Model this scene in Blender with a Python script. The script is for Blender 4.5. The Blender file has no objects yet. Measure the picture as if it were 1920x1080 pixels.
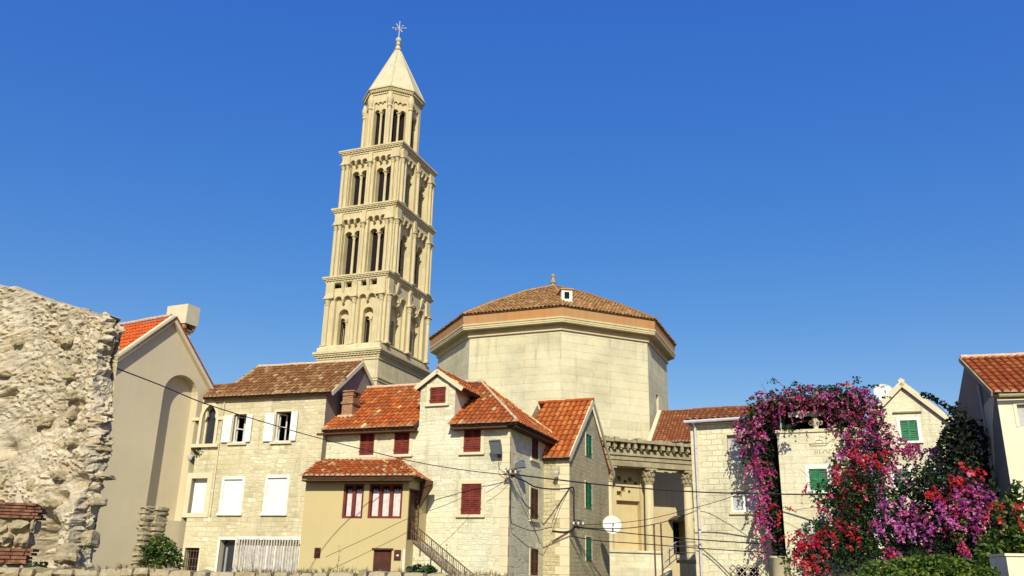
import bpy, math, random
from mathutils import Vector, Matrix, noise
from mathutils.geometry import delaunay_2d_cdt
random.seed(7)
R_ = math.radians
scene = bpy.context.scene
COL = scene.collection

# ------------------------------------------------------------------ camera, sky, sun, exposure
FPX, PITCH, ROLL = 1600.0, R_(18.5), R_(1.25)
cF = Vector((0, math.cos(PITCH), math.sin(PITCH)))
_R0 = Vector((1, 0, 0)); _U0 = Vector((0, -math.sin(PITCH), math.cos(PITCH)))
cR = _R0 * math.cos(ROLL) + _U0 * math.sin(ROLL)
cU = -_R0 * math.sin(ROLL) + _U0 * math.cos(ROLL)
cam_data = bpy.data.cameras.new('camera'); cam = bpy.data.objects.new('camera', cam_data); COL.objects.link(cam)
cam_data.sensor_width = 36; cam_data.lens = 36 * FPX / 1920; cam_data.clip_start = .1; cam_data.clip_end = 3000
cam.matrix_world = Matrix(((cR.x, cU.x, -cF.x, 0), (cR.y, cU.y, -cF.y, 0), (cR.z, cU.z, -cF.z, 0), (0, 0, 0, 1)))
scene.camera = cam

SUN_EL, SUN_AZ = R_(33), R_(2)          # SUN_AZ: degrees to the left of straight behind the camera
to_sun = Vector((-math.sin(SUN_AZ) * math.cos(SUN_EL), -math.cos(SUN_AZ) * math.cos(SUN_EL), math.sin(SUN_EL)))
sun_d = bpy.data.lights.new('sun', 'SUN'); sun_d.energy = 4.6; sun_d.angle = R_(.5); sun_d.color = (1, .925, .72)
sun = bpy.data.objects.new('sun', sun_d); COL.objects.link(sun)
sun.rotation_euler = to_sun.to_track_quat('Z', 'Y').to_euler()
world = bpy.data.worlds.new('World'); scene.world = world; world.use_nodes = True
wn = world.node_tree.nodes; wl = world.node_tree.links; wn.clear()
sky = wn.new('ShaderNodeTexSky'); sky.sky_type = 'NISHITA'; sky.sun_disc = False
sky.sun_elevation = SUN_EL; sky.sun_rotation = R_(180) + SUN_AZ; sky.altitude = 0
sky.air_density = 1.0; sky.dust_density = .3; sky.ozone_density = 4.0
hsv = wn.new('ShaderNodeHueSaturation'); hsv.inputs['Saturation'].default_value = 1.35; hsv.inputs['Value'].default_value = 1.15
grade = wn.new('ShaderNodeVectorMath'); grade.operation = 'MULTIPLY_ADD'; grade.inputs[1].default_value = (1.25, .76, .35); grade.inputs[2].default_value = (.24, .38, 3.3)
bg = wn.new('ShaderNodeBackground'); bg.inputs['Strength'].default_value = .105
wo = wn.new('ShaderNodeOutputWorld')
wl.new(sky.outputs[0], hsv.inputs['Color']); wl.new(hsv.outputs[0], grade.inputs[0]); wl.new(grade.outputs[0], bg.inputs[0]); wl.new(bg.outputs[0], wo.inputs[0])
vs = scene.view_settings; vs.view_transform = 'Standard'; vs.look = 'None'; vs.exposure = .29; vs.gamma = 1; vs.use_curve_mapping = False

# ------------------------------------------------------------------ geometry helpers
K = 1.15                                 # metres per layout unit
GZ = -1.7                                # ground level below the eye
UP = Vector((0, 0, 1))
def ray(x, y): return cF + cR * ((x - 960) / FPX) + cU * ((540 - y) / FPX)
def at(x, y, Y):                         # the point seen at (x, y) that lies Y layout units ahead
    d = ray(x, y); return d * (Y * K / d.y)

class Wall:                              # a vertical plane: u runs left to right as seen, n faces the viewer
    def __init__(s, P, deg, metric=False):
        s.P = Vector((P.x, P.y, 0)); a = R_(deg); s.deg = deg
        s.u = Vector((math.cos(a), math.sin(a), 0)); s.n = Vector((math.sin(a), -math.cos(a), 0))
    def pt(s, u, z, o=0): return s.P + s.u * u + UP * z + s.n * o
    def hit(s, x, y, o=0):
        d = ray(x, y); P = s.P + s.n * o
        t = P.dot(s.n) / d.dot(s.n); q = d * t
        return ((q - P).dot(s.u), q.z)
    def rect(s, x0, y0, x1, y1, o=0):
        a, b, c, d = s.hit(x0, y0, o), s.hit(x1, y0, o), s.hit(x1, y1, o), s.hit(x0, y1, o)
        return ((a[0] + d[0]) / 2, (c[1] + d[1]) / 2, (b[0] + c[0]) / 2, (a[1] + b[1]) / 2)   # u0 z0 u1 z1
    def moved(s, u=0, o=0, turn=0): return Wall(s.P + s.u * u + s.n * o, s.deg + turn)

class Slope:                             # a roof plane over a wall: eave line at height ze, o in front of the wall
    def __init__(s, wall, ze, o, pitch):
        s.O = wall.pt(0, ze, o); s.U = wall.u
        s.W = -wall.n * math.cos(pitch) + UP * math.sin(pitch); s.N = s.U.cross(s.W).normalized()
        if s.N.z < 0: s.N = -s.N
    def pt(s, a, b, o=0): return s.O + s.U * a + s.W * b + s.N * o
    def hit(s, x, y):
        d = ray(x, y); q = d * (s.O.dot(s.N) / d.dot(s.N)); return ((q - s.O).dot(s.U), (q - s.O).dot(s.W))
    def st(s, q): return ((q - s.O).dot(s.U), (q - s.O).dot(s.W))

class MB:
    def __init__(s): s.v = []; s.f = []; s.m = []; s.uv = []
    def face(s, pts, m=0, uv=None):
        b = len(s.v); s.v.extend(pts); s.f.append(tuple(range(b, b + len(pts)))); s.m.append(m); s.uv.append(uv)
    def mesh(s, verts, faces, m=0, uv=None):
        b = len(s.v); s.v.extend(verts)
        for f in faces: s.f.append(tuple(b + i for i in f)); s.m.append(m); s.uv.append(uv)
    def box(s, o, ax, ay, az, m=0):      # a corner and three edge vectors
        p = [o, o + ax, o + ax + ay, o + ay]; q = [x + az for x in p]
        s.mesh(p + q, [(3, 2, 1, 0), (4, 5, 6, 7), (0, 1, 5, 4), (1, 2, 6, 5), (2, 3, 7, 6), (3, 0, 4, 7)], m)
    def wbox(s, w, u0, u1, z0, z1, o0, o1, m=0):
        s.box(w.pt(u0, z0, o0), w.u * (u1 - u0), UP * (z1 - z0), w.n * (o1 - o0), m)
    def prism(s, pts, vec, m=0):
        n = len(pts); q = [p + vec for p in pts]
        s.tess([pts], m); s.tess([q], m)
        for i in range(n): j = (i + 1) % n; s.face([pts[i], pts[j], q[j], q[i]], m)
    def tess(s, loops, m=0):             # fill an outline, leaving out the holes inside it
        l0 = loops[0]; nrm = Vector((0, 0, 0))
        for i in range(len(l0)): nrm += (l0[i] - l0[0]).cross(l0[(i + 1) % len(l0)] - l0[0])
        nrm.normalize(); a = (l0[1] - l0[0]).normalized(); b = nrm.cross(a); o = l0[0]
        vs_, es, n = [], [], 0
        for l in loops:
            vs_ += [Vector(((p - o).dot(a), (p - o).dot(b))) for p in l]; es += [(n + i, n + (i + 1) % len(l)) for i in range(len(l))]; n += len(l)
        ov, _, of, *_ = delaunay_2d_cdt(vs_, es, [], 0, 1e-5); L2 = [[((p - o).dot(a), (p - o).dot(b)) for p in l] for l in loops]
        def odd(f):
            x = sum(ov[i][0] for i in f) / len(f); y = sum(ov[i][1] for i in f) / len(f); r = False
            for l in L2:
                for i in range(len(l)):
                    (x0, y0), (x1, y1) = l[i - 1], l[i]
                    if (y0 > y) != (y1 > y) and x < x0 + (y - y0) * (x1 - x0) / (y1 - y0): r = not r
            return r
        s.mesh([o + a * p[0] + b * p[1] for p in ov], [tuple(f) for f in of if odd(f)], m)
    def plate(s, fm, outer, holes, o, depth, m=0, mr=None, back=False):   # fm(u,z,out)->point; a flat face with reveals
        s.tess([[fm(a, b, o) for a, b in outer]] + [[fm(a, b, o) for a, b in h] for h in holes], m)
        for h in holes:
            for i in range(len(h)):
                a, b = h[i], h[(i + 1) % len(h)]
                s.face([fm(*a, o), fm(*b, o), fm(*b, o - depth), fm(*a, o - depth)], m if mr is None else mr)
            if back: s.tess([[fm(a, b, o - depth) for a, b in h]], m)
    def tube(s, path, r, seg=6, m=0, cap=True, r1=None):
        rings = []; n = len(path)
        for i, p in enumerate(path):
            d = (path[min(i + 1, n - 1)] - path[max(i - 1, 0)]).normalized()
            a = d.cross(UP if abs(d.z) < .95 else Vector((1, 0, 0))).normalized(); b = d.cross(a)
            rr = r if r1 is None else r + (r1 - r) * i / max(1, n - 1)
            rings.append([p + (a * math.cos(2 * math.pi * k / seg) + b * math.sin(2 * math.pi * k / seg)) * rr for k in range(seg)])
        fs = []
        for i in range(n - 1):
            for k in range(seg): fs.append((i * seg + k, i * seg + (k + 1) % seg, (i + 1) * seg + (k + 1) % seg, (i + 1) * seg + k))
        if cap: fs += [tuple(range(seg))[::-1], tuple((n - 1) * seg + k for k in range(seg))]
        s.mesh([p for r_ in rings for p in r_], fs, m)
    def lathe(s, o, prof, seg=12, m=0, ax=None, az=UP, a0=0.0):
        ax = Vector((1, 0, 0)) if ax is None else ax; ay = az.cross(ax)
        vs_ = [o + az * z + (ax * math.cos(a0 + 2 * math.pi * k / seg) + ay * math.sin(a0 + 2 * math.pi * k / seg)) * r for r, z in prof for k in range(seg)]
        fs = [(i * seg + k, i * seg + (k + 1) % seg, (i + 1) * seg + (k + 1) % seg, (i + 1) * seg + k) for i in range(len(prof) - 1) for k in range(seg)]
        fs += [tuple(range(seg))[::-1], tuple((len(prof) - 1) * seg + k for k in range(seg))]
        s.mesh(vs_, fs, m)
    def build(s, name, mats, parent=None, smooth=False):
        me = bpy.data.meshes.new(name); me.from_pydata([tuple(p) for p in s.v], [], s.f)
        mats = mats if isinstance(mats, (list, tuple)) else [mats]
        for mt in mats: me.materials.append(mt)
        ul = me.uv_layers.new(name='UVMap')
        me.polygons.foreach_set('material_index', s.m)
        co = []
        for f, uv in zip(s.f, s.uv):
            if uv == 'v':
                for i in f: co += list(s.vuv[i])
                continue
            if uv is not None:
                co += [uv[0], uv[1]] * len(f) if not isinstance(uv[0], (tuple, list)) else [c for q in uv for c in q]; continue
            P = [Vector(s.v[i]) for i in f]; nrm = Vector((0, 0, 0))
            for i in range(len(P)): nrm += P[i].cross(P[(i + 1) % len(P)])
            if nrm.length < 1e-12: nrm = UP.copy()
            nrm.normalize()
            if abs(nrm.z) > .9:
                for p in P: co += [p.x, p.y]
            else:
                t = UP.cross(nrm).normalized(); h = nrm.cross(t)
                if t.x + .37 * t.y < 0: t = -t
                for p in P: co += [p.dot(t), p.z if abs(nrm.z) < .2 else p.dot(h)]
        ul.data.foreach_set('uv', co)
        if smooth: me.polygons.foreach_set('use_smooth', [True] * len(me.polygons))
        me.update()
        ob = bpy.data.objects.new(name, me); COL.objects.link(ob)
        if parent is not None: ob.parent = parent
        return ob

def tag(o, label=None, cat=None, group=None, kind=None):
    if label: o['label'] = label
    if cat: o['category'] = cat
    if group: o['group'] = group
    if kind: o['kind'] = kind
    return o
def thing(name, label, cat, group=None):
    o = bpy.data.objects.new(name, None); COL.objects.link(o); o.empty_display_size = .3
    return tag(o, label, cat, group)
def rebase(root):                        # put the thing's Empty at the base of its parts without moving them
    kids = [c for c in root.children]; lo = None; pts = []
    for c in kids:
        pts += [v.co for v in c.data.vertices]
        for g in c.children: pts += [v.co for v in g.data.vertices]
    if not pts: return
    x = (min(p.x for p in pts) + max(p.x for p in pts)) / 2; y = (min(p.y for p in pts) + max(p.y for p in pts)) / 2; z = min(p.z for p in pts)
    root.location = (x, y, z)
    for c in kids: c.matrix_parent_inverse = Matrix.Translation((-x, -y, -z))
def arch(u0, u1, z0, zs, n=10, pointed=False):    # an arched opening: sill z0, springing zs
    c = (u0 + u1) / 2; r = (u1 - u0) / 2; pts = [(u0, z0), (u1, z0)]
    if pointed:
        for i in range(n + 1):
            a = (i / n) * R_(60); pts.append((u0 + 2 * r * math.cos(a), zs + 2 * r * math.sin(a)))
        for i in range(1, n + 1):
            a = R_(60) * (1 - i / n); pts.append((u1 - 2 * r * math.cos(a), zs + 2 * r * math.sin(a)))
    else:
        for i in range(n + 1):
            a = math.pi * i / n; pts.append((c + r * math.cos(a), zs + r * math.sin(a)))
    return pts
def twin(a, b, g, z0, zs, n=8):           # two arched lights meeting over one colonnette
    c = (a + b) / 2; r = (c - g / 2 - a) / 2; pts = [(a, z0), (b, z0)]
    for i in range(n + 1): t = math.pi * i / n; pts.append((b - r + r * math.cos(t), zs + r * math.sin(t)))
    for i in range(n + 1): t = math.pi * i / n; pts.append((a + r + r * math.cos(t), zs + r * math.sin(t)))
    return pts
def rpts(r): return [(r[0], r[1]), (r[2], r[1]), (r[2], r[3]), (r[0], r[3])]

# ------------------------------------------------------------------ materials
def newmat(name, rough=.9, spec=.15):
    m = bpy.data.materials.new(name); m.use_nodes = True; nt = m.node_tree
    b = nt.nodes['Principled BSDF']; b.inputs['Roughness'].default_value = rough
    b.inputs['Specular IOR Level'].default_value = spec
    return m, nt, b
def nd(nt, t, **kw):
    n = nt.nodes.new(t)
    for k, v in kw.items():
        if k in n.inputs: n.inputs[k].default_value = v
        else: setattr(n, k, v)
    return n
def c4(c): return (c[0], c[1], c[2], 1)
def mixc(nt, fac, a, b, mode='MIX'):
    n = nt.nodes.new('ShaderNodeMix'); n.data_type = 'RGBA'; n.blend_type = mode; n.clamp_factor = True
    for s_, v in ((n.inputs[0], fac), (n.inputs[6], a), (n.inputs[7], b)):
        if isinstance(v, bpy.types.NodeSocket): nt.links.new(v, s_)
        elif isinstance(v, (tuple, list)): s_.default_value = c4(v)
        else: s_.default_value = v
    return n.outputs[2]
def ramp(nt, src, stops, interp='LINEAR'):
    n = nt.nodes.new('ShaderNodeValToRGB'); n.color_ramp.interpolation = interp
    e = n.color_ramp.elements
    while len(e) < len(stops): e.new(.5)
    for el, (p, c) in zip(e, stops):
        el.position = p; el.color = c4(c) if isinstance(c, (tuple, list)) else (c, c, c, 1)
    nt.links.new(src, n.inputs[0]); return n.outputs[0]
def uvsrc(nt): return nd(nt, 'ShaderNodeTexCoord').outputs['UV']
def mapping(nt, src, scale=(1, 1, 1), rot=0):
    n = nt.nodes.new('ShaderNodeMapping'); n.inputs['Scale'].default_value = scale; n.inputs['Rotation'].default_value = (0, 0, rot); nt.links.new(src, n.inputs[0]); return n.outputs[0]
def noi(nt, src, scale, detail=4, rough=.6, col=False):
    n = nd(nt, 'ShaderNodeTexNoise', Scale=scale, Detail=detail, Roughness=rough); nt.links.new(src, n.inputs['Vector'])
    return n.outputs['Color' if col else 'Fac']
def math_(nt, op, a, b=0.0):
    n = nt.nodes.new('ShaderNodeMath'); n.operation = op
    for i, v in enumerate((a, b)):
        if isinstance(v, bpy.types.NodeSocket): nt.links.new(v, n.inputs[i])
        else: n.inputs[i].default_value = v
    return n.outputs[0]
def warp(nt, src, scale, amt):
    c = noi(nt, src, scale, 3, .55, True)
    s1 = nt.nodes.new('ShaderNodeVectorMath'); s1.operation = 'SUBTRACT'; nt.links.new(c, s1.inputs[0]); s1.inputs[1].default_value = (.5, .5, .5)
    s2 = nt.nodes.new('ShaderNodeVectorMath'); s2.operation = 'MULTIPLY_ADD'; nt.links.new(s1.outputs[0], s2.inputs[0]); s2.inputs[1].default_value = (amt, amt, 0); nt.links.new(src, s2.inputs[2])
    return s2.outputs[0]
def bump(nt, b, h, strength, dist):
    n = nd(nt, 'ShaderNodeBump', Strength=strength, Distance=dist); nt.links.new(h, n.inputs['Height']); nt.links.new(n.outputs[0], b.inputs['Normal'])

def masonry(name, cols, mortar, bw, bh, ms=.02, wob=.06, stain=((.5, .45, .35), .35), bstr=.6, rubble=.5, msm=.3, patch=None, grime=.5):
    """coursed stone: brick courses warped by noise, broken up by voronoi stones, with stains"""
    wc = lambda c: (c[0] * .95, c[1] * .985, c[2] * .95); cols = [wc(c) for c in cols]; mortar = wc(mortar); stain = (wc(stain[0]), stain[1]); patch = patch and (wc(patch[0]), patch[1])
    m, nt, b = newmat(name, .95, .1); uv = uvsrc(nt)
    w = warp(nt, warp(nt, uv, 1.3, wob * 2), 6, wob)
    br = nd(nt, 'ShaderNodeTexBrick', Scale=1.0); nt.links.new(w, br.inputs['Vector'])
    br.inputs['Color1'].default_value = (0, 0, 0, 1); br.inputs['Color2'].default_value = (1, 1, 1, 1); br.inputs['Mortar'].default_value = (.5, .5, .5, 1)
    br.inputs['Mortar Size'].default_value = ms; br.inputs['Mortar Smooth'].default_value = msm; br.inputs['Bias'].default_value = 0
    br.inputs['Brick Width'].default_value = bw; br.inputs['Row Height'].default_value = bh; br.offset = .45
    if rubble >= 1:
        vo = nd(nt, 'ShaderNodeTexVoronoi', Scale=1.0, Randomness=.9); nt.links.new(mapping(nt, w, (1 / bw * 1.1, 1 / bh * .9, 1)), vo.inputs['Vector'])
        ve = nd(nt, 'ShaderNodeTexVoronoi', Scale=1.0, Randomness=.9, feature='DISTANCE_TO_EDGE'); nt.links.new(mapping(nt, w, (1 / bw * 1.1, 1 / bh * .9, 1)), ve.inputs['Vector'])
        mort = ramp(nt, ve.outputs['Distance'], [(.0, 1.0), (.05 + ms * 2, 0.0)])
        rv = nt.nodes.new('ShaderNodeSeparateColor'); nt.links.new(vo.outputs['Color'], rv.inputs[0]); rnd = rv.outputs[0]
    else:
        mort, rnd = br.outputs['Fac'], br.outputs['Color']
        if rubble > 0:                    # patches of smaller and of longer stones break up the courses
            for sc_, off, lo in (((1.55, 1.42, 1), .3, .56), ((.62, .8, 1), .6, .6)):
                b2 = nd(nt, 'ShaderNodeTexBrick', Scale=1.0); nt.links.new(mapping(nt, w, sc_), b2.inputs['Vector'])
                for k_, v_ in (('Color1', (0, 0, 0, 1)), ('Color2', (1, 1, 1, 1)), ('Mortar', (.5, .5, .5, 1)), ('Mortar Size', ms), ('Mortar Smooth', msm), ('Bias', 0), ('Brick Width', bw), ('Row Height', bh)): b2.inputs[k_].default_value = v_
                b2.offset = off
                sel = ramp(nt, noi(nt, mapping(nt, uv, (.5 + off, .8, 1)), .8, 2), [(lo - .03, 0.0), (lo + .03, rubble * 2 if rubble < .5 else 1.0)])
                mort = mixc(nt, sel, mort, b2.outputs['Fac']); rnd = mixc(nt, sel, rnd, b2.outputs['Color'])
    mort = math_(nt, 'MULTIPLY', mort, ramp(nt, noi(nt, uv, 1.1, 3), [(.36, .25), (.6, 1.0)]))
    n = len(cols); st = ramp(nt, rnd, [(i / max(1, n - 1), c) for i, c in enumerate(cols)])
    fine = noi(nt, uv, 14, 5, .7)
    st = mixc(nt, 1.0, st, ramp(nt, fine, [(.25, .72), (.5, 1.0), (.75, 1.18)]), 'MULTIPLY')
    base = mixc(nt, mort, st, mortar)
    big = ramp(nt, noi(nt, mapping(nt, uv, (1, .35, 1)), .8, 5, .65), [(.42, 0.0), (.68, 1.0)])
    base = mixc(nt, math_(nt, 'MULTIPLY', big, stain[1]), base, stain[0], 'MIX')
    if patch is not None:                 # smeared render / pointing that hides the stones in places
        pm = ramp(nt, noi(nt, uv, .7, 5, .6), [(.5, 0.0), (.6, 1.0)])
        base = mixc(nt, math_(nt, 'MULTIPLY', pm, patch[1]), base, patch[0])
    base = mixc(nt, 1.0, base, ramp(nt, noi(nt, uv, .33, 4, .65), [(.3, .78), (.5, 1.0), (.7, 1.12)]), 'MULTIPLY')
    gs = ramp(nt, noi(nt, mapping(nt, uv, (2.2, .22, 1)), .9, 6, .7), [(.54, 0.0), (.72, 1.0)])
    base = mixc(nt, math_(nt, 'MULTIPLY', gs, grime), base, tuple(x * .42 for x in cols[0]))
    nt.links.new(base, b.inputs['Base Color'])
    h = math_(nt, 'ADD', math_(nt, 'MULTIPLY', mort, -1.0), math_(nt, 'ADD', math_(nt, 'MULTIPLY', fine, .8), math_(nt, 'MULTIPLY', rnd, .4)))
    bump(nt, b, h, bstr, .05)
    return m
def plaster(name, col, col2, scale=.6, streak=.25, bstr=.2, speck=.1):
    col = (col[0] * .96, col[1] * .96, col[2] * .87); col2 = (col2[0] * .96, col2[1] * .96, col2[2] * .87)
    m, nt, b = newmat(name, .92, .15); uv = uvsrc(nt)
    n1 = ramp(nt, noi(nt, uv, scale, 6, .65), [(.3, 0.0), (.7, 1.0)])
    base = mixc(nt, n1, col, col2)
    s1 = ramp(nt, noi(nt, mapping(nt, uv, (3, .25, 1)), 1, 4, .6), [(.5, 0.0), (.8, 1.0)])
    base = mixc(nt, math_(nt, 'MULTIPLY', s1, streak), base, tuple(x * .55 for x in col))
    f = noi(nt, uv, 22, 4, .7)
    base = mixc(nt, 1.0, base, ramp(nt, f, [(.2, 1 - speck * 1.6), (.8, 1 + speck)]), 'MULTIPLY')
    nt.links.new(base, b.inputs['Base Color']); bump(nt, b, noi(nt, uv, 9, 6, .7), bstr, .03)
    return m
def plain(name, col, rough=.6, spec=.3, var=.15, scale=8, metal=0):
    m, nt, b = newmat(name, rough, spec); tc = nd(nt, 'ShaderNodeTexCoord').outputs['Object']
    f = noi(nt, tc, scale, 5, .65)
    nt.links.new(mixc(nt, 1.0, col, ramp(nt, f, [(.25, 1 - var * 1.5), (.75, 1 + var)]), 'MULTIPLY'), b.inputs['Base Color'])
    b.inputs['Metallic'].default_value = metal
    return m
def tilemat(name, stops, lichen=None, lam=.5, dark=.25):
    m, nt, b = newmat(name, .85, .2); uv = uvsrc(nt)
    sx = nt.nodes.new('ShaderNodeSeparateXYZ'); nt.links.new(uv, sx.inputs[0])
    base = ramp(nt, sx.outputs[0], stops)
    tc = nd(nt, 'ShaderNodeTexCoord').outputs['Object']
    base = mixc(nt, 1.0, base, ramp(nt, noi(nt, tc, 9, 5, .7), [(.25, 1 - dark * 1.6), (.75, 1 + dark)]), 'MULTIPLY')
    if lichen: base = mixc(nt, math_(nt, 'MULTIPLY', ramp(nt, noi(nt, tc, 1.7, 6, .75), [(.45, 0.0), (.6, 1.0)]), lam), base, lichen)
    nt.links.new(base, b.inputs['Base Color']); return m
def leafmat(name, stops, trans=.25):
    m, nt, b = newmat(name, .6, .25); uv = uvsrc(nt)
    sx = nt.nodes.new('ShaderNodeSeparateXYZ'); nt.links.new(uv, sx.inputs[0])
    c = ramp(nt, sx.outputs[0], stops); nt.links.new(c, b.inputs['Base Color'])
    t = nt.nodes.new('ShaderNodeBsdfTranslucent'); nt.links.new(c, t.inputs[0])
    mx = nt.nodes.new('ShaderNodeMixShader'); mx.inputs[0].default_value = trans
    nt.links.new(b.outputs[0], mx.inputs[1]); nt.links.new(t.outputs[0], mx.inputs[2])
    nt.links.new(mx.outputs[0], nt.nodes['Material Output'].inputs[0]); return m

M = {}
M['stoneA'] = masonry('cream_rubble_stone', [(.44, .38, .25), (.64, .58, .43), (.55, .46, .30), (.74, .69, .55)], (.55, .49, .35), .42, .2, .026, .07, ((.52, .42, .25), .45), .55, .5, patch=((.60, .53, .36), .6))
M['stoneB'] = masonry('pale_rubble_stone', [(.48, .45, .32), (.68, .64, .50), (.58, .54, .40), (.74, .70, .57)], (.62, .59, .47), .40, .2, .022, .08, ((.50, .45, .30), .35), .6, .6, patch=((.66, .63, .50), .75))
M['stoneC'] = masonry('beige_coursed_stone', [(.44, .37, .24), (.56, .49, .34), (.50, .42, .26)], (.34, .29, .19), .42, .17, .016, .06, ((.46, .36, .2), .45), .8, .3)
M['stoneD'] = masonry('small_white_ashlar', [(.56, .52, .38), (.68, .64, .50), (.60, .55, .40)], (.42, .38, .27), .46, .24, .014, .03, ((.55, .48, .32), .3), .6, 0)
M['stoneE'] = masonry('pale_terrace_stone', [(.60, .55, .41), (.70, .66, .52), (.64, .58, .44)], (.55, .49, .36), .6, .26, .012, .03, ((.55, .45, .27), .35), .5, .2)
M['ashlar'] = masonry('mausoleum_ashlar', [(.53, .48, .33), (.61, .56, .41), (.57, .52, .37), (.63, .59, .45)], (.34, .24, .17), 6.5, .62, .016, .03, ((.56, .47, .28), .35), .35, 0, patch=((.62, .57, .42), .5))
M['tower'] = masonry('tower_limestone', [(.56, .49, .32), (.65, .57, .39), (.60, .52, .34)], (.47, .41, .27), .9, .42, .008, .02, ((.48, .39, .22), .35), .25, 0)
M['carved'] = plaster('carved_limestone', (.66, .59, .41), (.52, .44, .28), .7, .5, .4, .2)
M['oldcarved'] = plaster('weathered_carved_stone', (.46, .40, .28), (.24, .20, .13), 1.4, .7, .6, .28)
M['trim'] = plaster('pale_stone_trim', (.68, .63, .50), (.60, .53, .39), 1.2, .15, .2, .1)
M['greyplaster'] = plaster('grey_beige_render', (.62, .54, .41), (.55, .485, .365), .5, .14, .12, .05)
M['yellow'] = plaster('ochre_yellow_render', (.54, .455, .265), (.505, .42, .24), .4, .12, .08, .04)
M['whiteplaster'] = plaster('white_render', (.72, .69, .58), (.64, .60, .48), .5, .2, .1, .06)
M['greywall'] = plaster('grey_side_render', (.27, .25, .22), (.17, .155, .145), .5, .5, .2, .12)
M['spire'] = plaster('pale_spire_stone', (.62, .58, .44), (.50, .47, .35), .6, .45, .2, .12)
M['band'] = plaster('terracotta_parapet_render', (.50, .24, .105), (.44, .28, .15), .3, .5, .2, .14)
M['portico_back'] = plaster('warm_portico_wall', (.60, .51, .33), (.50, .40, .24), .7, .45, .3, .14)
M['ruin'] = masonry('ruin_rubble_stone', [(.34, .29, .20), (.46, .39, .26), (.52, .46, .34), (.40, .31, .18)], (.40, .34, .235), .26, .13, .03, .09, ((.46, .36, .2), .5), .7, 1, patch=((.43, .37, .26), .8))
def ruinmat():
    m, nt, b = newmat('ancient_rubble', .96, .08); sx = nt.nodes.new('ShaderNodeSeparateXYZ'); nt.links.new(uvsrc(nt), sx.inputs[0])
    tc = nd(nt, 'ShaderNodeTexCoord').outputs['Object']
    st = ramp(nt, sx.outputs[0], [(0, (.38, .33, .23)), (.3, (.52, .46, .34)), (.6, (.58, .52, .40)), (.8, (.48, .39, .25)), (1, (.66, .61, .49))])
    c = mixc(nt, ramp(nt, sx.outputs[1], [(.05, 0.0), (.5, 1.0)]), (.35, .30, .21), st)
    c = mixc(nt, 1.0, c, ramp(nt, noi(nt, tc, 26, 5, .75), [(.25, .66), (.5, 1.0), (.75, 1.25)]), 'MULTIPLY')
    c = mixc(nt, 1.0, c, ramp(nt, noi(nt, tc, .9, 5, .65), [(.3, .78), (.7, 1.16)]), 'MULTIPLY')
    c = mixc(nt, math_(nt, 'MULTIPLY', ramp(nt, noi(nt, tc, 2.3, 5, .7), [(.56, 0.0), (.68, 1.0)]), .5), c, (.36, .26, .12))
    nt.links.new(c, b.inputs['Base Color']); bump(nt, b, noi(nt, tc, 18, 6, .75), .8, .03); return m
M['ruinstone'] = ruinmat()
M['rock'] = plaster('rough_loose_rock', (.46, .41, .30), (.36, .29, .18), 2.5, .3, .9, .22)
M['brickband'] = plain('old_red_brick', (.22, .105, .065), .95, .1, .6, 9)
M['mortar'] = plain('pale_lime_mortar', (.58, .43, .30), .95, .1, .3, 10)
M['tileO'] = tilemat('orange_clay_tile', [(0, (.32, .07, .016)), (.5, (.48, .112, .022)), (.88, (.56, .165, .036)), (.925, (.60, .38, .15)), (1, (.74, .56, .28))], (.21, .075, .028), .65)
M['tileO2'] = tilemat('burnt_orange_tile', [(0, (.30, .062, .014)), (.6, (.40, .095, .02)), (1, (.48, .16, .04))], (.22, .07, .025), .4)
M['tileB'] = tilemat('weathered_brown_tile', [(0, (.15, .065, .028)), (.4, (.22, .09, .035)), (.75, (.30, .145, .055)), (.9, (.40, .24, .10)), (1, (.52, .38, .21))], (.24, .145, .045), .75)
M['tileC'] = tilemat('clean_orange_tile', [(0, (.38, .085, .016)), (.6, (.50, .13, .024)), (1, (.58, .21, .05))], (.30, .10, .03), .35)
M['tileN'] = tilemat('new_vermilion_tile', [(0, (.50, .085, .018)), (1, (.60, .12, .024))], None)
M['tileM'] = tilemat('lichen_ochre_tile', [(0, (.28, .135, .045)), (.5, (.38, .205, .075)), (1, (.50, .31, .13))], (.24, .15, .055), .5)
M['tileH'] = tilemat('dark_red_brown_tile', [(0, (.20, .06, .025)), (.7, (.28, .09, .035)), (1, (.38, .20, .09))], (.24, .12, .05), .5)
M['pan'] = plain('shaded_tile_channel', (.16, .05, .022), .95, .05, .3, 12)
M['soffit'] = plain('dark_eave_timber', (.09, .05, .03), .9, .1, .3)
M['red'] = plain('oxblood_shutter_paint', (.16, .028, .017), .6, .25, .38, 4)
M['darkred'] = plain('dark_brown_shutter_paint', (.075, .024, .015), .6, .25, .38, 4)
M['green'] = plain('green_shutter_paint', (.017, .16, .065), .55, .25, .35, 4)
M['white'] = plain('white_paint', (.76, .75, .70), .6, .25, .14, 3)
M['blind'] = plain('white_blind', (.80, .80, .77), .6, .2, .10, 2)
M['dark'] = plain('painted_room_shade', (.018, .015, .018), .9, .05, .2)  # near-black colour standing in for unlit depth behind openings
M['glass'] = plain('dark_window_glass', (.03, .035, .045), .12, .5, .2, 2)
M['paleglass'] = plain('grey_curtained_glass', (.42, .43, .44), .3, .4, .15, 3)
M['curtain'] = plain('white_net_curtain', (.62, .57, .58), .8, .2, .15, 6)
M['metal'] = plain('grey_painted_metal', (.30, .30, .31), .5, .4, .15, 6)
M['galv'] = plain('galvanised_pipe', (.50, .50, .52), .45, .5, .15, 6)
M['rust'] = plain('rusty_iron', (.14, .085, .06), .8, .2, .4, 12)
M['lampgrey'] = plain('floodlight_casing', (.13, .14, .16), .5, .4, .15)
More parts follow.
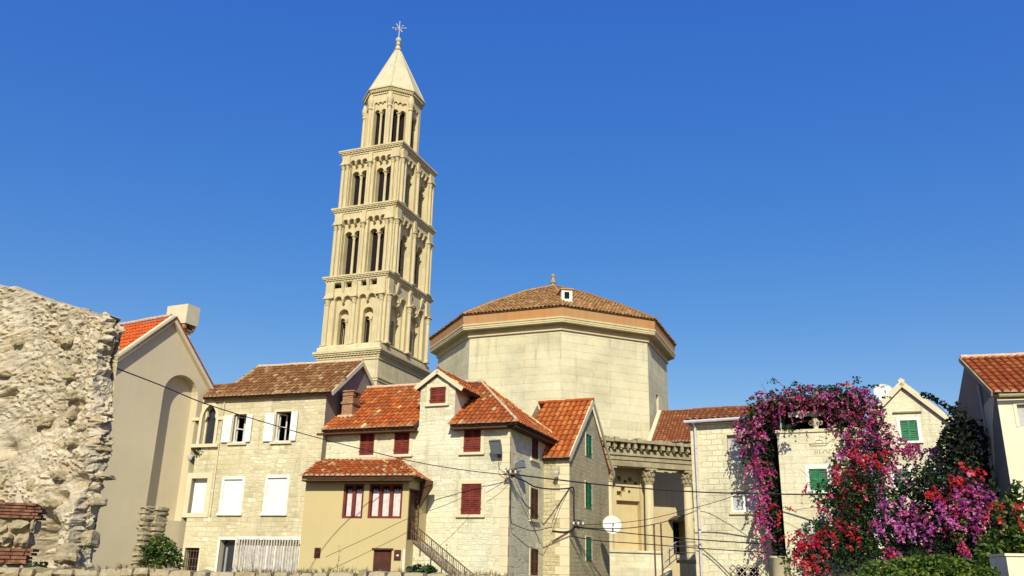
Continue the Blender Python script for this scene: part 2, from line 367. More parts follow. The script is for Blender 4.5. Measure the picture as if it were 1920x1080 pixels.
M['lampglass'] = plain('floodlight_glass', (.16, .19, .22), .1, .6, .1)
M['cable'] = plain('black_cable', (.025, .02, .02), .6, .3, .1)
M['dish'] = plain('white_dish_paint', (.70, .70, .66), .6, .2, .12)
M['brick'] = masonry('chimney_brick', [(.26, .11, .06), (.38, .17, .09), (.42, .25, .15)], (.44, .36, .26), .2, .075, .012, .02, ((.3, .15, .1), .4), .6, 0)
M['wood'] = plain('brown_door', (.10, .05, .03), .7, .2, .3)
M['fence'] = plain('weathered_white_slats', (.52, .47, .40), .7, .2, .35, 6)
M['bark'] = plain('vine_bark', (.09, .065, .045), .9, .1, .3)
M['leaf'] = leafmat('green_vine_leaves', [(0, (.014, .035, .008)), (.5, (.03, .075, .014)), (.85, (.06, .12, .02)), (1, (.14, .20, .035))])
M['darkleaf'] = leafmat('shade_toned_leaves', [(0, (.004, .006, .006)), (.6, (.009, .014, .009)), (.93, (.022, .036, .015)), (1, (.09, .11, .04))], .06)  # near-black tones put deep shade into the leaf colour
M['limeleaf'] = leafmat('lime_green_leaves', [(0, (.05, .09, .012)), (.6, (.12, .18, .02)), (1, (.22, .27, .05))])
M['magenta'] = leafmat('magenta_bracts', [(0, (.20, .02, .09)), (.45, (.44, .055, .22)), (.8, (.60, .14, .34)), (1, (.66, .34, .42))], .3)
M['purple'] = leafmat('purple_bracts', [(0, (.22, .025, .22)), (.6, (.46, .08, .38)), (1, (.64, .26, .52))], .3)
M['scarlet'] = leafmat('scarlet_bracts', [(0, (.36, .012, .02)), (.7, (.58, .02, .035)), (1, (.66, .12, .12))], .3)
M['pinkred'] = leafmat('crimson_pink_bracts', [(0, (.42, .02, .08)), (.6, (.60, .06, .16)), (1, (.66, .2, .3))], .3)
M['dry'] = leafmat('dry_grass', [(0, (.16, .12, .06)), (.6, (.26, .20, .10)), (1, (.36, .30, .16))], .2)
gm, gnt, gb = newmat('dusty_ground', .95, .1)
_p = nd(gnt, 'ShaderNodeTexCoord').outputs['Object']
gnt.links.new(mixc(gnt, 1.0, ramp(gnt, noi(gnt, _p, .3, 5), [(.35, (.07, .075, .035)), (.65, (.14, .12, .07))]), ramp(gnt, noi(gnt, _p, 7, 5, .7), [(.2, .7), (.8, 1.2)]), 'MULTIPLY'), gb.inputs['Base Color'])
M['ground'] = gm

# ------------------------------------------------------------------ building parts
def rrand(): return (random.random(), random.random())
def span(poly, s):                        # the stretch of a polygon cut by the line a = s
    ts = []
    for i in range(len(poly)):
        (a0, b0), (a1, b1) = poly[i], poly[(i + 1) % len(poly)]
        if (a0 - s) * (a1 - s) < 0: ts.append(b0 + (b1 - b0) * (s - a0) / (a1 - a0))
    return (min(ts), max(ts)) if len(ts) >= 2 else None
def roof(parent, sl, poly, mat, name='roof', tw=.205, row=.34, caps=True, thick=.13, ridges=(), ridge_mat='mortar', jit=.02, lift=.0, eavemask=True):
    """clay barrel tiles laid one by one on a roof plane"""
    mb = MB(); base = [sl.pt(a, b, lift) for a, b in poly]
    mb.tess([base], 1)
    low = [p - sl.N * thick for p in base]; mb.tess([low], 2)
    for i in range(len(base)):
        j = (i + 1) % len(base); mb.face([base[i], base[j], low[j], low[i]], 2)
    a0 = min(p[0] for p in poly); a1 = max(p[0] for p in poly); bmin = min(p[1] for p in poly)
    n = max(1, int((a1 - a0) / tw)); w = (a1 - a0) / n; seg = 4
    for i in range(n):
        s = a0 + (i + .5) * w; sp = span(poly, s)
        if not sp: continue
        b0, b1 = sp; t = b0; first = True
        while t < b1 - .05:
            e = min(t + row + .03, b1); dx = random.uniform(-jit, jit); r0 = w * .42; r1 = w * .36; up = random.uniform(.012, .03)
            A = []; B = []
            for k in range(seg + 1):
                th = math.pi * k / seg
                A.append(sl.pt(s + dx + r0 * math.cos(th), t - (.05 if first else 0), lift + r0 * .8 * math.sin(th) + up))
                B.append(sl.pt(s + dx * .5 + r1 * math.cos(th), e, lift + r1 * .7 * math.sin(th) + .002))
            uv = rrand()
            mb.mesh(A + B, [(k, k + 1, seg + 2 + k, seg + 1 + k) for k in range(seg)], 0, uv)
            if first and caps:
                for k in range(seg): pass
                mb.face(A, 3)
            elif not first: mb.face(A, 1)
            first = False; t += row
    for (p, q) in ridges:                 # ridge and hip tiles bedded in mortar
        P, Q = sl.pt(*p, lift), sl.pt(*q, lift); L = (Q - P).length; nn = max(1, int(L / .4)); d = (Q - P) / nn
        for k in range(nn):
            o = UP * random.uniform(.0, .02)
            mb.tube([P + d * k + UP * .03 + o, P + d * (k + 1.06) + UP * .03 + o], .11, 8, 0, True, .095)
            for _ in range(8 + 2): pass
    ob = mb.build(name, [mat, M['pan'], M['soffit'], M[ridge_mat]], parent)
    return ob
def ridge_row(parent, pts, mat='mortar', r=.085, name='ridge_tiles'):
    mb = MB()
    for P, Q in zip(pts[:-1], pts[1:]):
        L = (Q - P).length; n = max(1, int(L / .42)); d = (Q - P) / n
        for k in range(n):
            o = UP * random.uniform(0, .02)
            mb.tube([P + d * k + o, P + d * (k + 1.05) + o], r, 8, 0, True, r * .86)
    return mb.build(name, M[mat], parent)

def frame(parent, w, r, t=.12, out=.03, name='window', mat='trim', sill=True, o=0, jamb=.0):
    u0, z0, u1, z1 = r; mb = MB()
    mb.wbox(w, u0 - t, u0, z0, z1, o - .1, o + out); mb.wbox(w, u1, u1 + t, z0, z1, o - .1, o + out)
    mb.wbox(w, u0 - t, u1 + t, z1, z1 + t, o - .1, o + out + .004)
    ob = mb.build(name, M[mat], parent)
    if sill:
        m2 = MB(); m2.wbox(w, u0 - t - .04, u1 + t + .04, z0 - .1, z0, o - .1, o + .1); m2.build('sill', M[mat], ob)
    return ob
def leaf_panel(parent, w, u0, u1, z0, z1, o, mat, louvre=True, name='shutter', th=.045, split=True):
    mb = MB(); st = min(.07, (u1 - u0) * .18)
    mb.wbox(w, u0, u0 + st, z0, z1, o, o + th); mb.wbox(w, u1 - st, u1, z0, z1, o, o + th)
    zz = [z0, (z0 + z1) / 2 - st / 2, z1 - st] if split else [z0, z1 - st]
    for z in zz: mb.wbox(w, u0 + st, u1 - st, z, z + st, o, o + th)
    for a, b in zip(zz[:-1], zz[1:]):
        lo, hi = a + st, b
        if not louvre: mb.wbox(w, u0 + st, u1 - st, lo, hi, o + .008, o + th - .014); continue
        n = max(3, int((hi - lo) / .075)); p = (hi - lo) / n
        for k in range(n):
            z = lo + k * p
            mb.box(w.pt(u0 + st, z + .004, o + th - .006), w.u * (u1 - u0 - 2 * st), UP * (p * .80) - w.n * .028, w.n * -.008)
        mb.wbox(w, u0 + st, u1 - st, lo, hi, o - .006, o - .002)
    return mb.build(name, M[mat], parent)
def hinge_bits(parent, w, r, mat='rust'):
    u0, z0, u1, z1 = r; mb = MB()
    for z in (z0 + (z1 - z0) * .15, z0 + (z1 - z0) * .82):
        for u in (u0, u1): mb.wbox(w, u - .035, u + .035, z, z + .05, .012, .03)
    return mb.build('hinge', M[mat], parent)
def shut_window(parent, w, r, mat, o=-.05, sill=True, t=.14, frame_mat='trim'):
    f = frame(parent, w, r, t, mat=frame_mat, sill=sill); u0, z0, u1, z1 = r; c = (u0 + u1) / 2
    leaf_panel(f, w, u0 + .005, c - .006, z0 + .005, z1 - .005, o, mat); leaf_panel(f, w, c + .006, u1 - .005, z0 + .005, z1 - .005, o, mat)
    hinge_bits(f, w, r)
    return f
def pane(parent, w, r, o, mat, name='pane'):
    mb = MB(); mb.wbox(w, r[0], r[2], r[1], r[3], o - .02, o); return mb.build(name, M[mat], parent)
def wall_mesh(parent, w, outer, holes, mat, depth=.35, name='wall', extra=None, mr=None):
    mb = MB(); mb.plate(w.pt, outer, holes, 0, depth, 0, mr)
    if extra: extra(mb)
    return mb.build(name, mat if isinstance(mat, list) else M[mat], parent)

def leaf_cloud(mb, blobs, size, mats=((0, 1.0),), gap=.0, shell=.35):
    """many small folded leaves spread through the volume of each ellipsoid (centre, radii, count)"""
    for c, rad, n in blobs:
        ph = Vector((random.random() * 9, random.random() * 9, random.random() * 9)); k = 0; tries = 0
        while k < n and tries < n * 6:
            tries += 1
            d = Vector((random.gauss(0, 1), random.gauss(0, 1), random.gauss(0, 1))).normalized() * (random.random() ** shell) * 1.12
            if noise.noise(d * 3.1 + ph) < gap * (.4 + .6 * d.length): continue
            p = c + Vector((d.x * rad[0], d.y * rad[1], d.z * rad[2])); k += 1
            a = Vector((random.gauss(0, 1), random.gauss(0, 1), random.gauss(0, .7))).normalized()
            b = a.orthogonal().normalized(); b.rotate(Matrix.Rotation(random.random() * 6.28, 3, a))
            s = size * random.uniform(.6, 1.35); q = random.random(); mi = mats[-1][0]
            for m_, pr in mats:
                if q < pr: mi = m_; break
                q -= pr
            up = a.cross(b) * s * .18
            mb.face([p - a * s, p + b * s * .55 + up, p + a * s, p - b * s * .55 + up], mi, (max(.01, min(.99, random.gauss(.46 + .55 * noise.noise(p * 2.4), .16))), random.random()))
def sprays(mb, blobs, size, mats, per=16):
    """flowering shoots: each a drooping line of small folded bracts with one tone"""
    for c, rad, n in blobs:
        for _ in range(max(1, int(n / per))):
            d = Vector((random.gauss(0, 1), random.gauss(0, 1), random.gauss(0, 1))).normalized(); p0 = c + Vector((d.x * rad[0], d.y * rad[1], d.z * rad[2])) * random.random() ** .4 * .9
            d = (d * .8 + Vector((random.gauss(0, .5), -.35, random.gauss(-.1, .5)))).normalized(); L = random.uniform(.18, .52); tone = random.gauss(.48, .26); q = random.random(); mi = mats[-1][0]
            for m_, pr in mats:
                if q < pr: mi = m_; break
                q -= pr
            for k in range(per):
                t = k / per; p = p0 + d * L * t - UP * L * .7 * t * t + Vector((random.gauss(0, 1), random.gauss(0, 1), random.gauss(0, 1))) * .045 * (1.2 - t)
                a = (d + Vector((random.gauss(0, .8), random.gauss(0, .8), random.gauss(0, .8)))).normalized(); b = a.orthogonal().normalized(); b.rotate(Matrix.Rotation(random.random() * 6.28, 3, a)); s = size * random.uniform(.6, 1.3); up = a.cross(b) * s * .3
                mb.face([p - a * s, p + b * s * .7 + up, p + a * s, p - b * s * .7 + up], mi, (max(.01, min(.99, random.gauss(tone, .1))), random.random()))
def blob(x, y, rx, ry, Y, n, dr=None):
    c = at(x, y, Y); k = c.y / FPX * 1.05
    return (c, (rx * k, (dr if dr is not None else (rx + ry) / 2 * k), ry * k), n)
def stem(mb, pts, r0, r1, m=0): mb.tube(pts, r0, 6, m, True, r1)
def wander(P, Q, n=8, amp=.15, sag=0):
    o = []
    for i in range(n + 1):
        t = i / n; p = P.lerp(Q, t); e = math.sin(math.pi * t)
        o.append(p + Vector((noise.noise(p * 1.3) * amp * e, noise.noise(p * 1.7 + Vector((5, 1, 2))) * amp * e, noise.noise(p * 1.1 + Vector((1, 7, 3))) * amp * e - sag * 4 * t * (1 - t))))
    return o
def cable(pxs, r, label, name='cable', mat='cable', sub=6, group=None):     # pxs: (x, y, depth)
    P = [at(*q) for q in pxs]; out = []
    for i in range(len(P) - 1):
        p0, p1, p2, p3 = P[max(0, i - 1)], P[i], P[i + 1], P[min(len(P) - 1, i + 2)]
        for k in range(sub):
            t = k / sub; out.append(.5 * ((2 * p1) + (p2 - p0) * t + (2 * p0 - 5 * p1 + 4 * p2 - p3) * t * t + (3 * p1 - p0 - 3 * p2 + p3) * t ** 3))
    out.append(P[-1]); mb = MB(); mb.tube(out, r, 5)
    return tag(mb.build(name, M[mat]), label, 'cable', group)

# ------------------------------------------------------------------ ground
mb = MB(); N = 60
def gh(x, y):
    d = math.hypot(x, y); return GZ + (noise.noise(Vector((x * .15, y * .15, 0))) * .12 if d < 120 else 0)
gx = [-900, -300, -120, -70] + [-40 + 2 * i for i in range(41)] + [70, 120, 300, 900]
gy = [-900, -200, -60, -20] + [-8 + 2 * i for i in range(41)] + [110, 200, 500, 1500]
vv = [Vector((x, y, gh(x, y))) for y in gy for x in gx]; nx = len(gx)
mb.mesh(vv, [(j * nx + i, j * nx + i + 1, (j + 1) * nx + i + 1, (j + 1) * nx + i) for j in range(len(gy) - 1) for i in range(nx - 1)])
tag(mb.build('ground', M['ground']), kind='structure')

# ------------------------------------------------------------------ bell tower
TX, TY, TYAW = -11.3715 * K, 70 * K, R_(-21.36)
ta = Vector((math.cos(TYAW), math.sin(TYAW), 0)); tb = Vector((-math.sin(TYAW), math.cos(TYAW), 0)); TC = Vector((TX, TY, 0))
LEV = [(6.30, 9.12, 16.556), (6.29, 8.28, 23.103), (6.42, 7.42, 29.499), (6.40, 6.80, 35.167)]
LEV = [(a * K, b * K, c * K) for a, b, c in LEV]
def tbox(mb, w, d, z0, z1, m=0):
    mb.box(TC - ta * w / 2 - tb * d / 2 + UP * z0, ta * w, tb * d, UP * (z1 - z0), m)
def tface(side, w, d):
    if side == 'front': U, Nn, D, W = ta, -tb, d / 2, w
    elif side == 'right': U, Nn, D, W = tb, ta, w / 2, d
    elif side == 'back': U, Nn, D, W = -ta, tb, d / 2, w
    else: U, Nn, D, W = -tb, -ta, w / 2, d
    return (lambda u, z, o: TC + U * u + Nn * (D + o) + UP * z), W, U, Nn
tower = thing('bell_tower', 'tall slender Romanesque limestone bell tower with tiers of arches and a pointed spire', 'bell tower')
def cornice(mb, w, d, zt, steps, dent=True):
    """stacked slabs from the top down: (overhang, height); a row of dentils under the second"""
    z = zt
    for i, (ov, h) in enumerate(steps):
        tbox(mb, w + 2 * ov, d + 2 * ov, z - h, z); z -= h
        if dent and i == 1:
            for side in ('front', 'right'):
                fm, W, U, Nn = tface(side, w, d); n = int(W / .34)
                for k in range(n):
                    u = -W / 2 + (k + .5) * W / n
                    mb.box(fm(u - .07, z - .16, 0), U * .14, Nn * (ov - .06), UP * .158)
def column(parent, p, r, h, cap=.5, seg=10, name='column'):
    """round shaft with base, flaring capital and square abacus"""
    mb = MB(); b = .16 + r * .5
    mb.box(p - ta * r * 1.5 - tb * r * 1.5, ta * r * 3, tb * r * 3, UP * b * .5)
    mb.lathe(p + UP * b * .5, [(r * 1.4, 0), (r * 1.45, b * .25), (r * 1.05, b * .5), (r, b * .8), (r * .92, h - cap - b * .5)], seg)
    mb.lathe(p + UP * (h - cap), [(r * .9, 0), (r * 1.15, .04), (r * .95, .08), (r * 1.15, cap * .4), (r * 1.6, cap * .72), (r * 1.35, cap * .76), (r * 1.75, cap * .86)], seg)
    mb.box(p + UP * (h - cap * .14) - ta * r * 1.8 - tb * r * 1.8, ta * r * 3.6, tb * r * 3.6, UP * cap * .14)
    for k in range(8):
        a = k * math.pi / 4; q = p + UP * (h - cap * .62) + Vector((math.cos(a), math.sin(a), 0)) * r * 1.05
        mb.lathe(q, [(r * .12, 0), (r * .34, cap * .16), (r * .26, cap * .3), (r * .05, cap * .36)], 5)
    return mb.build(name, M['carved'], parent)
# base below the first cornice
w0, d0, z0 = LEV[0]
bw, bd = w0 - .9, d0 - .9
mb = MB()
for side in ('front', 'right', 'back', 'left'):
    fm, W, U, Nn = tface(side, bw, bd)
    holes = []
    if side == 'front':
        # small arched window high on the base, near the corner
        holes = [arch(W / 2 - 2.2, W / 2 - 1.2, z0 - 4.4, z0 - 2.6)]
    mb.plate(fm, [(-W / 2, GZ), (W / 2, GZ), (W / 2, z0 - 1.0), (-W / 2, z0 - 1.0)], holes, 0, .8, 0)
base = mb.build('base', M['tower'], tower)
mb = MB(); tbox(mb, bw + .16, bd + .16, z0 - 2.95, z0 - 2.72); tbox(mb, bw + .3, bd + .3, z0 - 2.72, z0 - 2.6); mb.build('string_course', M['carved'], base)
mb = MB(); cornice(mb, bw, bd, z0, [(.45, .22), (.36, .14), (.24, .16), (.14, .2), (.08, .24)]); mb.build('cornice', M['carved'], base)
mb = MB(); tbox(mb, bw + .35, bd + .35, z0, z0 + .45); tbox(mb, bw + .05, bd + .05, z0 + .45, z0 + .62); mb.build('plinth', M['tower'], base)

for lv in range(1, 4):
    w1, d1, z1 = LEV[lv]; zb = LEV[lv - 1][2]
    w, d = w1 - .62, d1 - .62
    if lv == 1: zb += .62
    zt = z1 - .62; H = zt - zb
    mb = MB()
    fz = .22 * H if lv > 1 else .30 * H          # height of the arcaded frieze
    pil = .62 if lv > 1 else .72                   # half of each corner pier
    jobs = []
    for side in ('front', 'right', 'back', 'left'):
        fm, W, U, Nn = tface(side, w, d); ext = .0
        out = [(-W / 2, zb), (W / 2, zb), (W / 2, zt), (-W / 2, zt)]
        mid = .36
        bays = [(-W / 2 + pil + .32, -mid), (mid, W / 2 - pil - .32)]
        hole1 = []; hole2 = []
        for (a, b) in bays:
            n = 3 if lv > 1 else 2
            zf = zt - fz * (.62 if lv > 1 else .95); st = (b - a) / n; rr = st * .40
            top = []
            for k in range(n):                     # little arches right to left, with corbels between
                cx = b - (k + .5) * st
                for i in range(7):
                    th = math.pi * i / 6; top.append((cx + rr * math.cos(th), zf + rr * math.sin(th)))
            hole1.append([(a + st * .1, zb + .12), (b - st * .1, zb + .12)] + top)
            bwid = b - a
            if lv > 1:                              # a pair of tall lights divided by a colonnette
                g = .22; lw = (bwid - .24 - g) / 2; zs = zt - fz - .30 - lw / 2
                hole2.append(twin(a + .12, b - .12, g, zb + .2, zs))
                jobs.append((side, (a + b) / 2, zb + .2, zs - zb - .2, g))
            else:
                hole2.append(arch(a + .42, b - .42, zb + .15, zb + H * .50))
                jobs.append((side, (a + b) / 2, zb + .2, H * .42 - .2, .26))
        if lv == 1:                                 # open slots between the corbels under the cornice
            sl = [(-W / 2 + .75, -W / 2 + 1.75), (-W / 2 + 2.15, -.5), (.5, W / 2 - 2.15), (W / 2 - 1.75, W / 2 - .75)] if side == 'front' else []
            for a, b in sl:
                if b > a + .2: hole1.append([(a, zt - .58), (b, zt - .58), (b, zt - .06), (a, zt - .06)])
        dp = .42 if lv > 1 else .34
        mb.plate(fm, out, hole1, 0, dp, 0)
        if lv > 1:
            mb.plate(fm, [(-W / 2 + .3, zb), (W / 2 - .3, zb), (W / 2 - .3, zt), (-W / 2 + .3, zt)], hole2, -dp, .75, 0)
        else:
            mb.plate(fm, [(-W / 2 + .3, zb), (W / 2 - .3, zb), (W / 2 - .3, zt - .62), (-W / 2 + .3, zt - .62)], hole2, -dp, .5, 0)
            h3 = []
            for (a, b) in bays:
                c = (a + b) / 2
                h3 += [twin(c - .72, c + .72, .2, zb + .2, zb + H * .42)]
            mb.plate(fm, [(-W / 2 + .6, zb), (W / 2 - .6, zb), (W / 2 - .6, zt - .62), (-W / 2 + .6, zt - .62)], h3, -dp - .5, .6, 0)
        # corbel tips under the little arches
        if side in ('front', 'right'):
            for (a, b) in bays:
                n = 3 if lv > 1 else 2; st = (b - a) / n; zf = zt - fz * (.62 if lv > 1 else .95)
                for k in range(n + 1):
                    u = a + k * st
                    if 0 < k < n: mb.mesh([fm(u - .1, zf, 0), fm(u + .1, zf, 0), fm(u + .07, zf - .34, -dp + .02), fm(u - .07, zf - .34, -dp + .02), fm(u - .1, zf, .12), fm(u + .1, zf, .12), fm(u + .06, zf - .26, .02), fm(u - .06, zf - .26, .02)],
                            [(4, 5, 6, 7), (0, 4, 7, 3), (1, 5, 6, 2), (2, 3, 7, 6), (0, 1, 5, 4)])
                for k in range(n):                 # raised arch mouldings
                    cx = a + (k + .5) * st; rr = st * .40; R0, R1 = rr, rr + .11
                    for i in range(8):
                        t0, t1 = math.pi * i / 8, math.pi * (i + 1) / 8
                        q = [fm(cx + R * math.cos(t), zf + R * math.sin(t), o) for o in (0, .07) for R, t in ((R0, t0), (R1, t0), (R1, t1), (R0, t1))]
                        mb.mesh(q, [(4, 5, 6, 7), (0, 3, 7, 4), (1, 2, 6, 5)])
            if lv == 1:
                for u in ((-W / 2 + 1.95), 0, W / 2 - 1.95):
                    mb.mesh([fm(u - .17, zt, 0), fm(u + .17, zt, 0), fm(u + .12, zt - 1.1, 0), fm(u - .12, zt - 1.1, 0), fm(u - .17, zt, .3), fm(u + .17, zt, .3), fm(u + .12, zt - .9, .08), fm(u - .12, zt - .9, .08)],
                            [(4, 5, 6, 7), (0, 4, 7, 3), (1, 5, 6, 2), (2, 3, 7, 6), (0, 1, 5, 4)])
    tbox(mb, w - 1.9, d - 1.9, zb, zb + .1)        # floor
    tier = mb.build('storey', M['carved'], tower)
    mb = MB(); q_ = 2.1 if lv > 1 else 2.9; tbox(mb, w - q_, d - q_, zb + .1, z1 - .2); mb.build('added_dark_core', M['dark'], tier)  # near-black box added so the belfry openings read as deep shade
    mb = MB(); cornice(mb, w, d, z1, [(.33, .16), (.27, .12), (.16, .14), (.07, .2)]); mb.build('cornice', M['carved'], tier)
    for side, u, z, h, g in jobs:
        if side not in ('front', 'right'): continue
        fm, W, U, Nn = tface(side, w, d)
        column(tier, fm(u, z, -.68 if lv > 1 else -1.05), .14, h, .5 if lv > 1 else .4, 8)
    for side in ('front', 'right'):
        fm, W, U, Nn = tface(side, w, d); hh = H - fz + .3
        ps = [-W / 2 + .30, -W / 2 + .78, W / 2 - .78, W / 2 - .30, 0] if lv > 1 else [-W / 2 + .42, W / 2 - .42, 0]
        for u in ps:
            column(tier, fm(u, zb, .12), .17 if lv > 1 else .2, hh if u or lv == 1 else hh - .1, .55 if lv > 1 else .7)
    for side in ('front', 'right'):
        fm, W, U, Nn = tface(side, w, d); hh = H - fz + .3
        for u, hw in ((-W / 2 + .54, .5), (W / 2 - .54, .5), (0, .26)):
            mb = MB(); mb.box(fm(u - hw, zb + hh + .003, 0), U * 2 * hw, Nn * .26, UP * .3)
            mb.box(fm(u - hw + .06, zb + hh + .303, 0), U * (2 * hw - .12), Nn * .18, UP * (zt - zb - hh - .31)); mb.build('impost', M['carved'], tier)

# lantern and spire
zL0 = LEV[3][2]; zL1 = 40.9 * K; LC = TC.copy(); apo = 2.36 * K
lan = MB(); RL = apo / math.cos(math.pi / 8)
def oct_pts(R, z, c=None): return [(c or LC) + UP * z + Vector((math.sin(a), -math.cos(a), 0)) * R for a in [TYAW + math.pi / 8 + k * math.pi / 4 for k in range(8)]]
def octring(mb, R0, z0_, R1, z1_, m=0, c=None):
    A, B = oct_pts(R0, z0_, c), oct_pts(R1, z1_, c); mb.mesh(A + B, [(k, (k + 1) % 8, 8 + (k + 1) % 8, 8 + k) for k in range(8)], m)
def octslab(mb, R, z0_, z1_, m=0, c=None):
    A, B = oct_pts(R, z0_, c), oct_pts(R, z1_, c); mb.mesh(A + B, [(k, (k + 1) % 8, 8 + (k + 1) % 8, 8 + k) for k in range(8)] + [tuple(range(8))[::-1], tuple(range(8, 16))], m)
HL = zL1 - zL0; jobs = []
for k in range(8):
    a = TYAW + k * math.pi / 4; Nn = Vector((math.sin(a), -math.cos(a), 0)); U = Vector((math.cos(a), math.sin(a), 0)); W = 2 * apo * math.tan(math.pi / 8)
    fm = (lambda u, z, o, U=U, Nn=Nn: LC + U * u + Nn * (apo + o) + UP * z)
    zs = zL0 + HL * .70
    top = []
    for q in range(3):
        cx = (1 - q) * W * .22
        for i in range(7): top.append((cx + W * .085 * math.cos(math.pi * i / 6), zL0 + HL * .84 + W * .085 * math.sin(math.pi * i / 6)))
    lan.plate(fm, [(-W / 2, zL0), (W / 2, zL0), (W / 2, zL1), (-W / 2, zL1)], [[(-W * .32, zL0 + .3), (W * .32, zL0 + .3)] + top], 0, .18)
    lan.plate(fm, [(-W / 2 + .08, zL0), (W / 2 - .08, zL0), (W / 2 - .08, zL1), (-W / 2 + .08, zL1)], [twin(-W * .31, W * .31, .18, zL0 + .6, zs)], -.18, .45)
    if k in (7, 0, 1): jobs.append(fm(0, zL0 + .6, -.38)); 
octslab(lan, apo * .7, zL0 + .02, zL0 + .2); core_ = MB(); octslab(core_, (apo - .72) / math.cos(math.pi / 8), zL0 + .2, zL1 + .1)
lantern = lan.build('lantern', M['carved'], tower); core_.build('added_dark_core', M['dark'], lantern)  # black core added to darken the lantern openings
for p in jobs: column(lantern, p, .12, HL * .70 - .6, .5, 8)
mb = MB()
for k in (7, 0, 1, 2):
    a = TYAW - math.pi / 8 + (k + 0) * math.pi / 4
    p = LC + Vector((math.sin(a), -math.cos(a), 0)) * (RL + .02) + UP * zL0
    mb.lathe(p, [(.28, 0), (.28, .2), (.2, .3), (.19, HL * .74), (.3, HL * .76), (.22, HL * .79), (.34, HL * .86), (.36, HL * .9), (.2, HL)], 10)
mb.build('corner_shaft', M['carved'], lantern)
mb = MB(); zz = zL1
for R, h in ((RL + .10, .25), (RL + .22, .16), (RL + .3, .14), (RL + .42, .16)): octslab(mb, R, zz, zz + h); zz += h
for k in range(8):
    a = TYAW + k * math.pi / 4; Nn = Vector((math.sin(a), -math.cos(a), 0)); U = Vector((math.cos(a), math.sin(a), 0))
    for q in range(8):
        u = (q - 3.5) * .26; mb.box(LC + U * (u - .06) + Nn * (apo + .1) + UP * (zL1 + .24), U * .12, Nn * .2, UP * .168)
mb.build('cornice', M['carved'], lantern)
mb = MB(); zA = 48.35 * K; octring(mb, RL + .30, zz, .30, zA - 1.6); octslab(mb, RL + .31, zz - .02, zz + .06)
A = oct_pts(RL + .30, zz); B = oct_pts(.30, zA - 1.6)
for p, q in zip(A, B): mb.tube([p, q], .07, 6)
spire = mb.build('spire', M['spire'], tower)
mb = MB(); mb.lathe(LC + UP * (zA - 1.62), [(.34, 0), (.44, .1), (.3, .25), (.24, .6), (.36, .72), (.2, .85), (.2, 1.1), (.30, 1.25), (.34, 1.42), (.24, 1.62), (.08, 1.75)], 12); mb.build('finial', M['spire'], spire)
mb = MB(); c0 = LC + UP * (zA + .1); mb.tube([c0, c0 + UP * 2.0], .05, 6)
cx_ = c0 + UP * 1.25
for v in (Vector((.8, .25, .18)), Vector((.5, -.6, -.12)), Vector((-.36, .2, .62))):
    v = v.normalized() * .72; mb.tube([cx_ - v, cx_ + v], .042, 6)
    for s_ in (1, -1): mb.lathe(cx_ + v * s_ - UP * .1, [(.02, 0), (.09, .05), (.11, .1), (.09, .16), (.02, .2)], 8)
mb.lathe(c0 + UP * 1.92, [(.02, 0), (.09, .05), (.11, .1), (.09, .16), (.02, .2)], 8)
mb.build('cross', M['galv'], tower)
rebase(tower)

# ------------------------------------------------------------------ octagonal mausoleum
OC = Vector((3.197 * K, 63 * K, 0)); OYAW = R_(.89)
mau = thing('octagonal_mausoleum', 'huge eight sided pale ashlar mausoleum with a low brown tiled roof', 'mausoleum')
def op(R, z): return [OC + UP * z + Vector((math.sin(OYAW + k * math.pi / 4), -math.cos(OYAW + k * math.pi / 4), 0)) * R for k in range(8)]
def oring(mb, R0, za, R1, zb_, m=0):
    A, B = op(R0, za), op(R1, zb_); mb.mesh(A + B, [(k, (k + 1) % 8, 8 + (k + 1) % 8, 8 + k) for k in range(8)], m)
zt = 16.78 * K; RE = 9.36 * K
mb = MB()
RW = 8.66 * K
slit_k = 1                                          # facet that turns to the right carries a slit window
Z0w, Z1w = GZ, 15.30 * K
for k in range(8):
    A = OC + Vector((math.sin(OYAW + k * math.pi / 4), -math.cos(OYAW + k * math.pi / 4), 0)) * RW
    B = OC + Vector((math.sin(OYAW + (k + 1) * math.pi / 4), -math.cos(OYAW + (k + 1) * math.pi / 4), 0)) * RW
    U = (B - A).normalized(); L = (B - A).length; Nn = U.cross(UP)
    fm = (lambda u, z, o, A=A, U=U, Nn=Nn: A + U * u + UP * z + Nn * o)
    mb.plate(fm, [(0, Z0w), (L, Z0w), (L, Z1w), (0, Z1w)], [[(L * .36, 10.3 * K), (L * .47, 10.3 * K), (L * .47, 12.2 * K), (L * .36, 12.2 * K)]] if k == slit_k else [], 0, .8)
body = mb.build('wall', M['ashlar'], mau)
mb = MB()
oring(mb, RW, 15.30 * K, 8.80 * K, 15.32 * K); oring(mb, 8.80 * K, 15.32 * K, 8.80 * K, 15.42 * K); oring(mb, 8.80 * K, 15.42 * K, 8.74 * K, 15.42 * K)
oring(mb, 8.74 * K, 15.42 * K, 8.74 * K, 15.62 * K)
prof = [(8.74, 15.62), (8.80, 15.63), (8.80, 15.74), (9.30, 15.74), (9.30, 15.84), (9.33, 15.84), (9.33, 15.98), (9.38, 15.99), (9.38, 16.10), (9.20, 16.11)]
for (ra, za), (rb, zb_) in zip(prof[:-1], prof[1:]): oring(mb, ra * K, za * K, rb * K, zb_ * K)
mb.build('cornice', M['carved'], mau)
mb = MB(); oring(mb, 9.28 * K, 16.10 * K, 9.36 * K, 16.80 * K); mb.build('parapet', M['band'], mau)
APZ = 21.2 * K
ro = MB()
rings = [(9.42, 16.82), (6.4, 18.46), (3.2, 20.02), (.25, 21.2)]
for (ra, za), (rb, zb_) in zip(rings[:-1], rings[1:]): oring(ro, ra * K, za * K, rb * K, zb_ * K, 1)
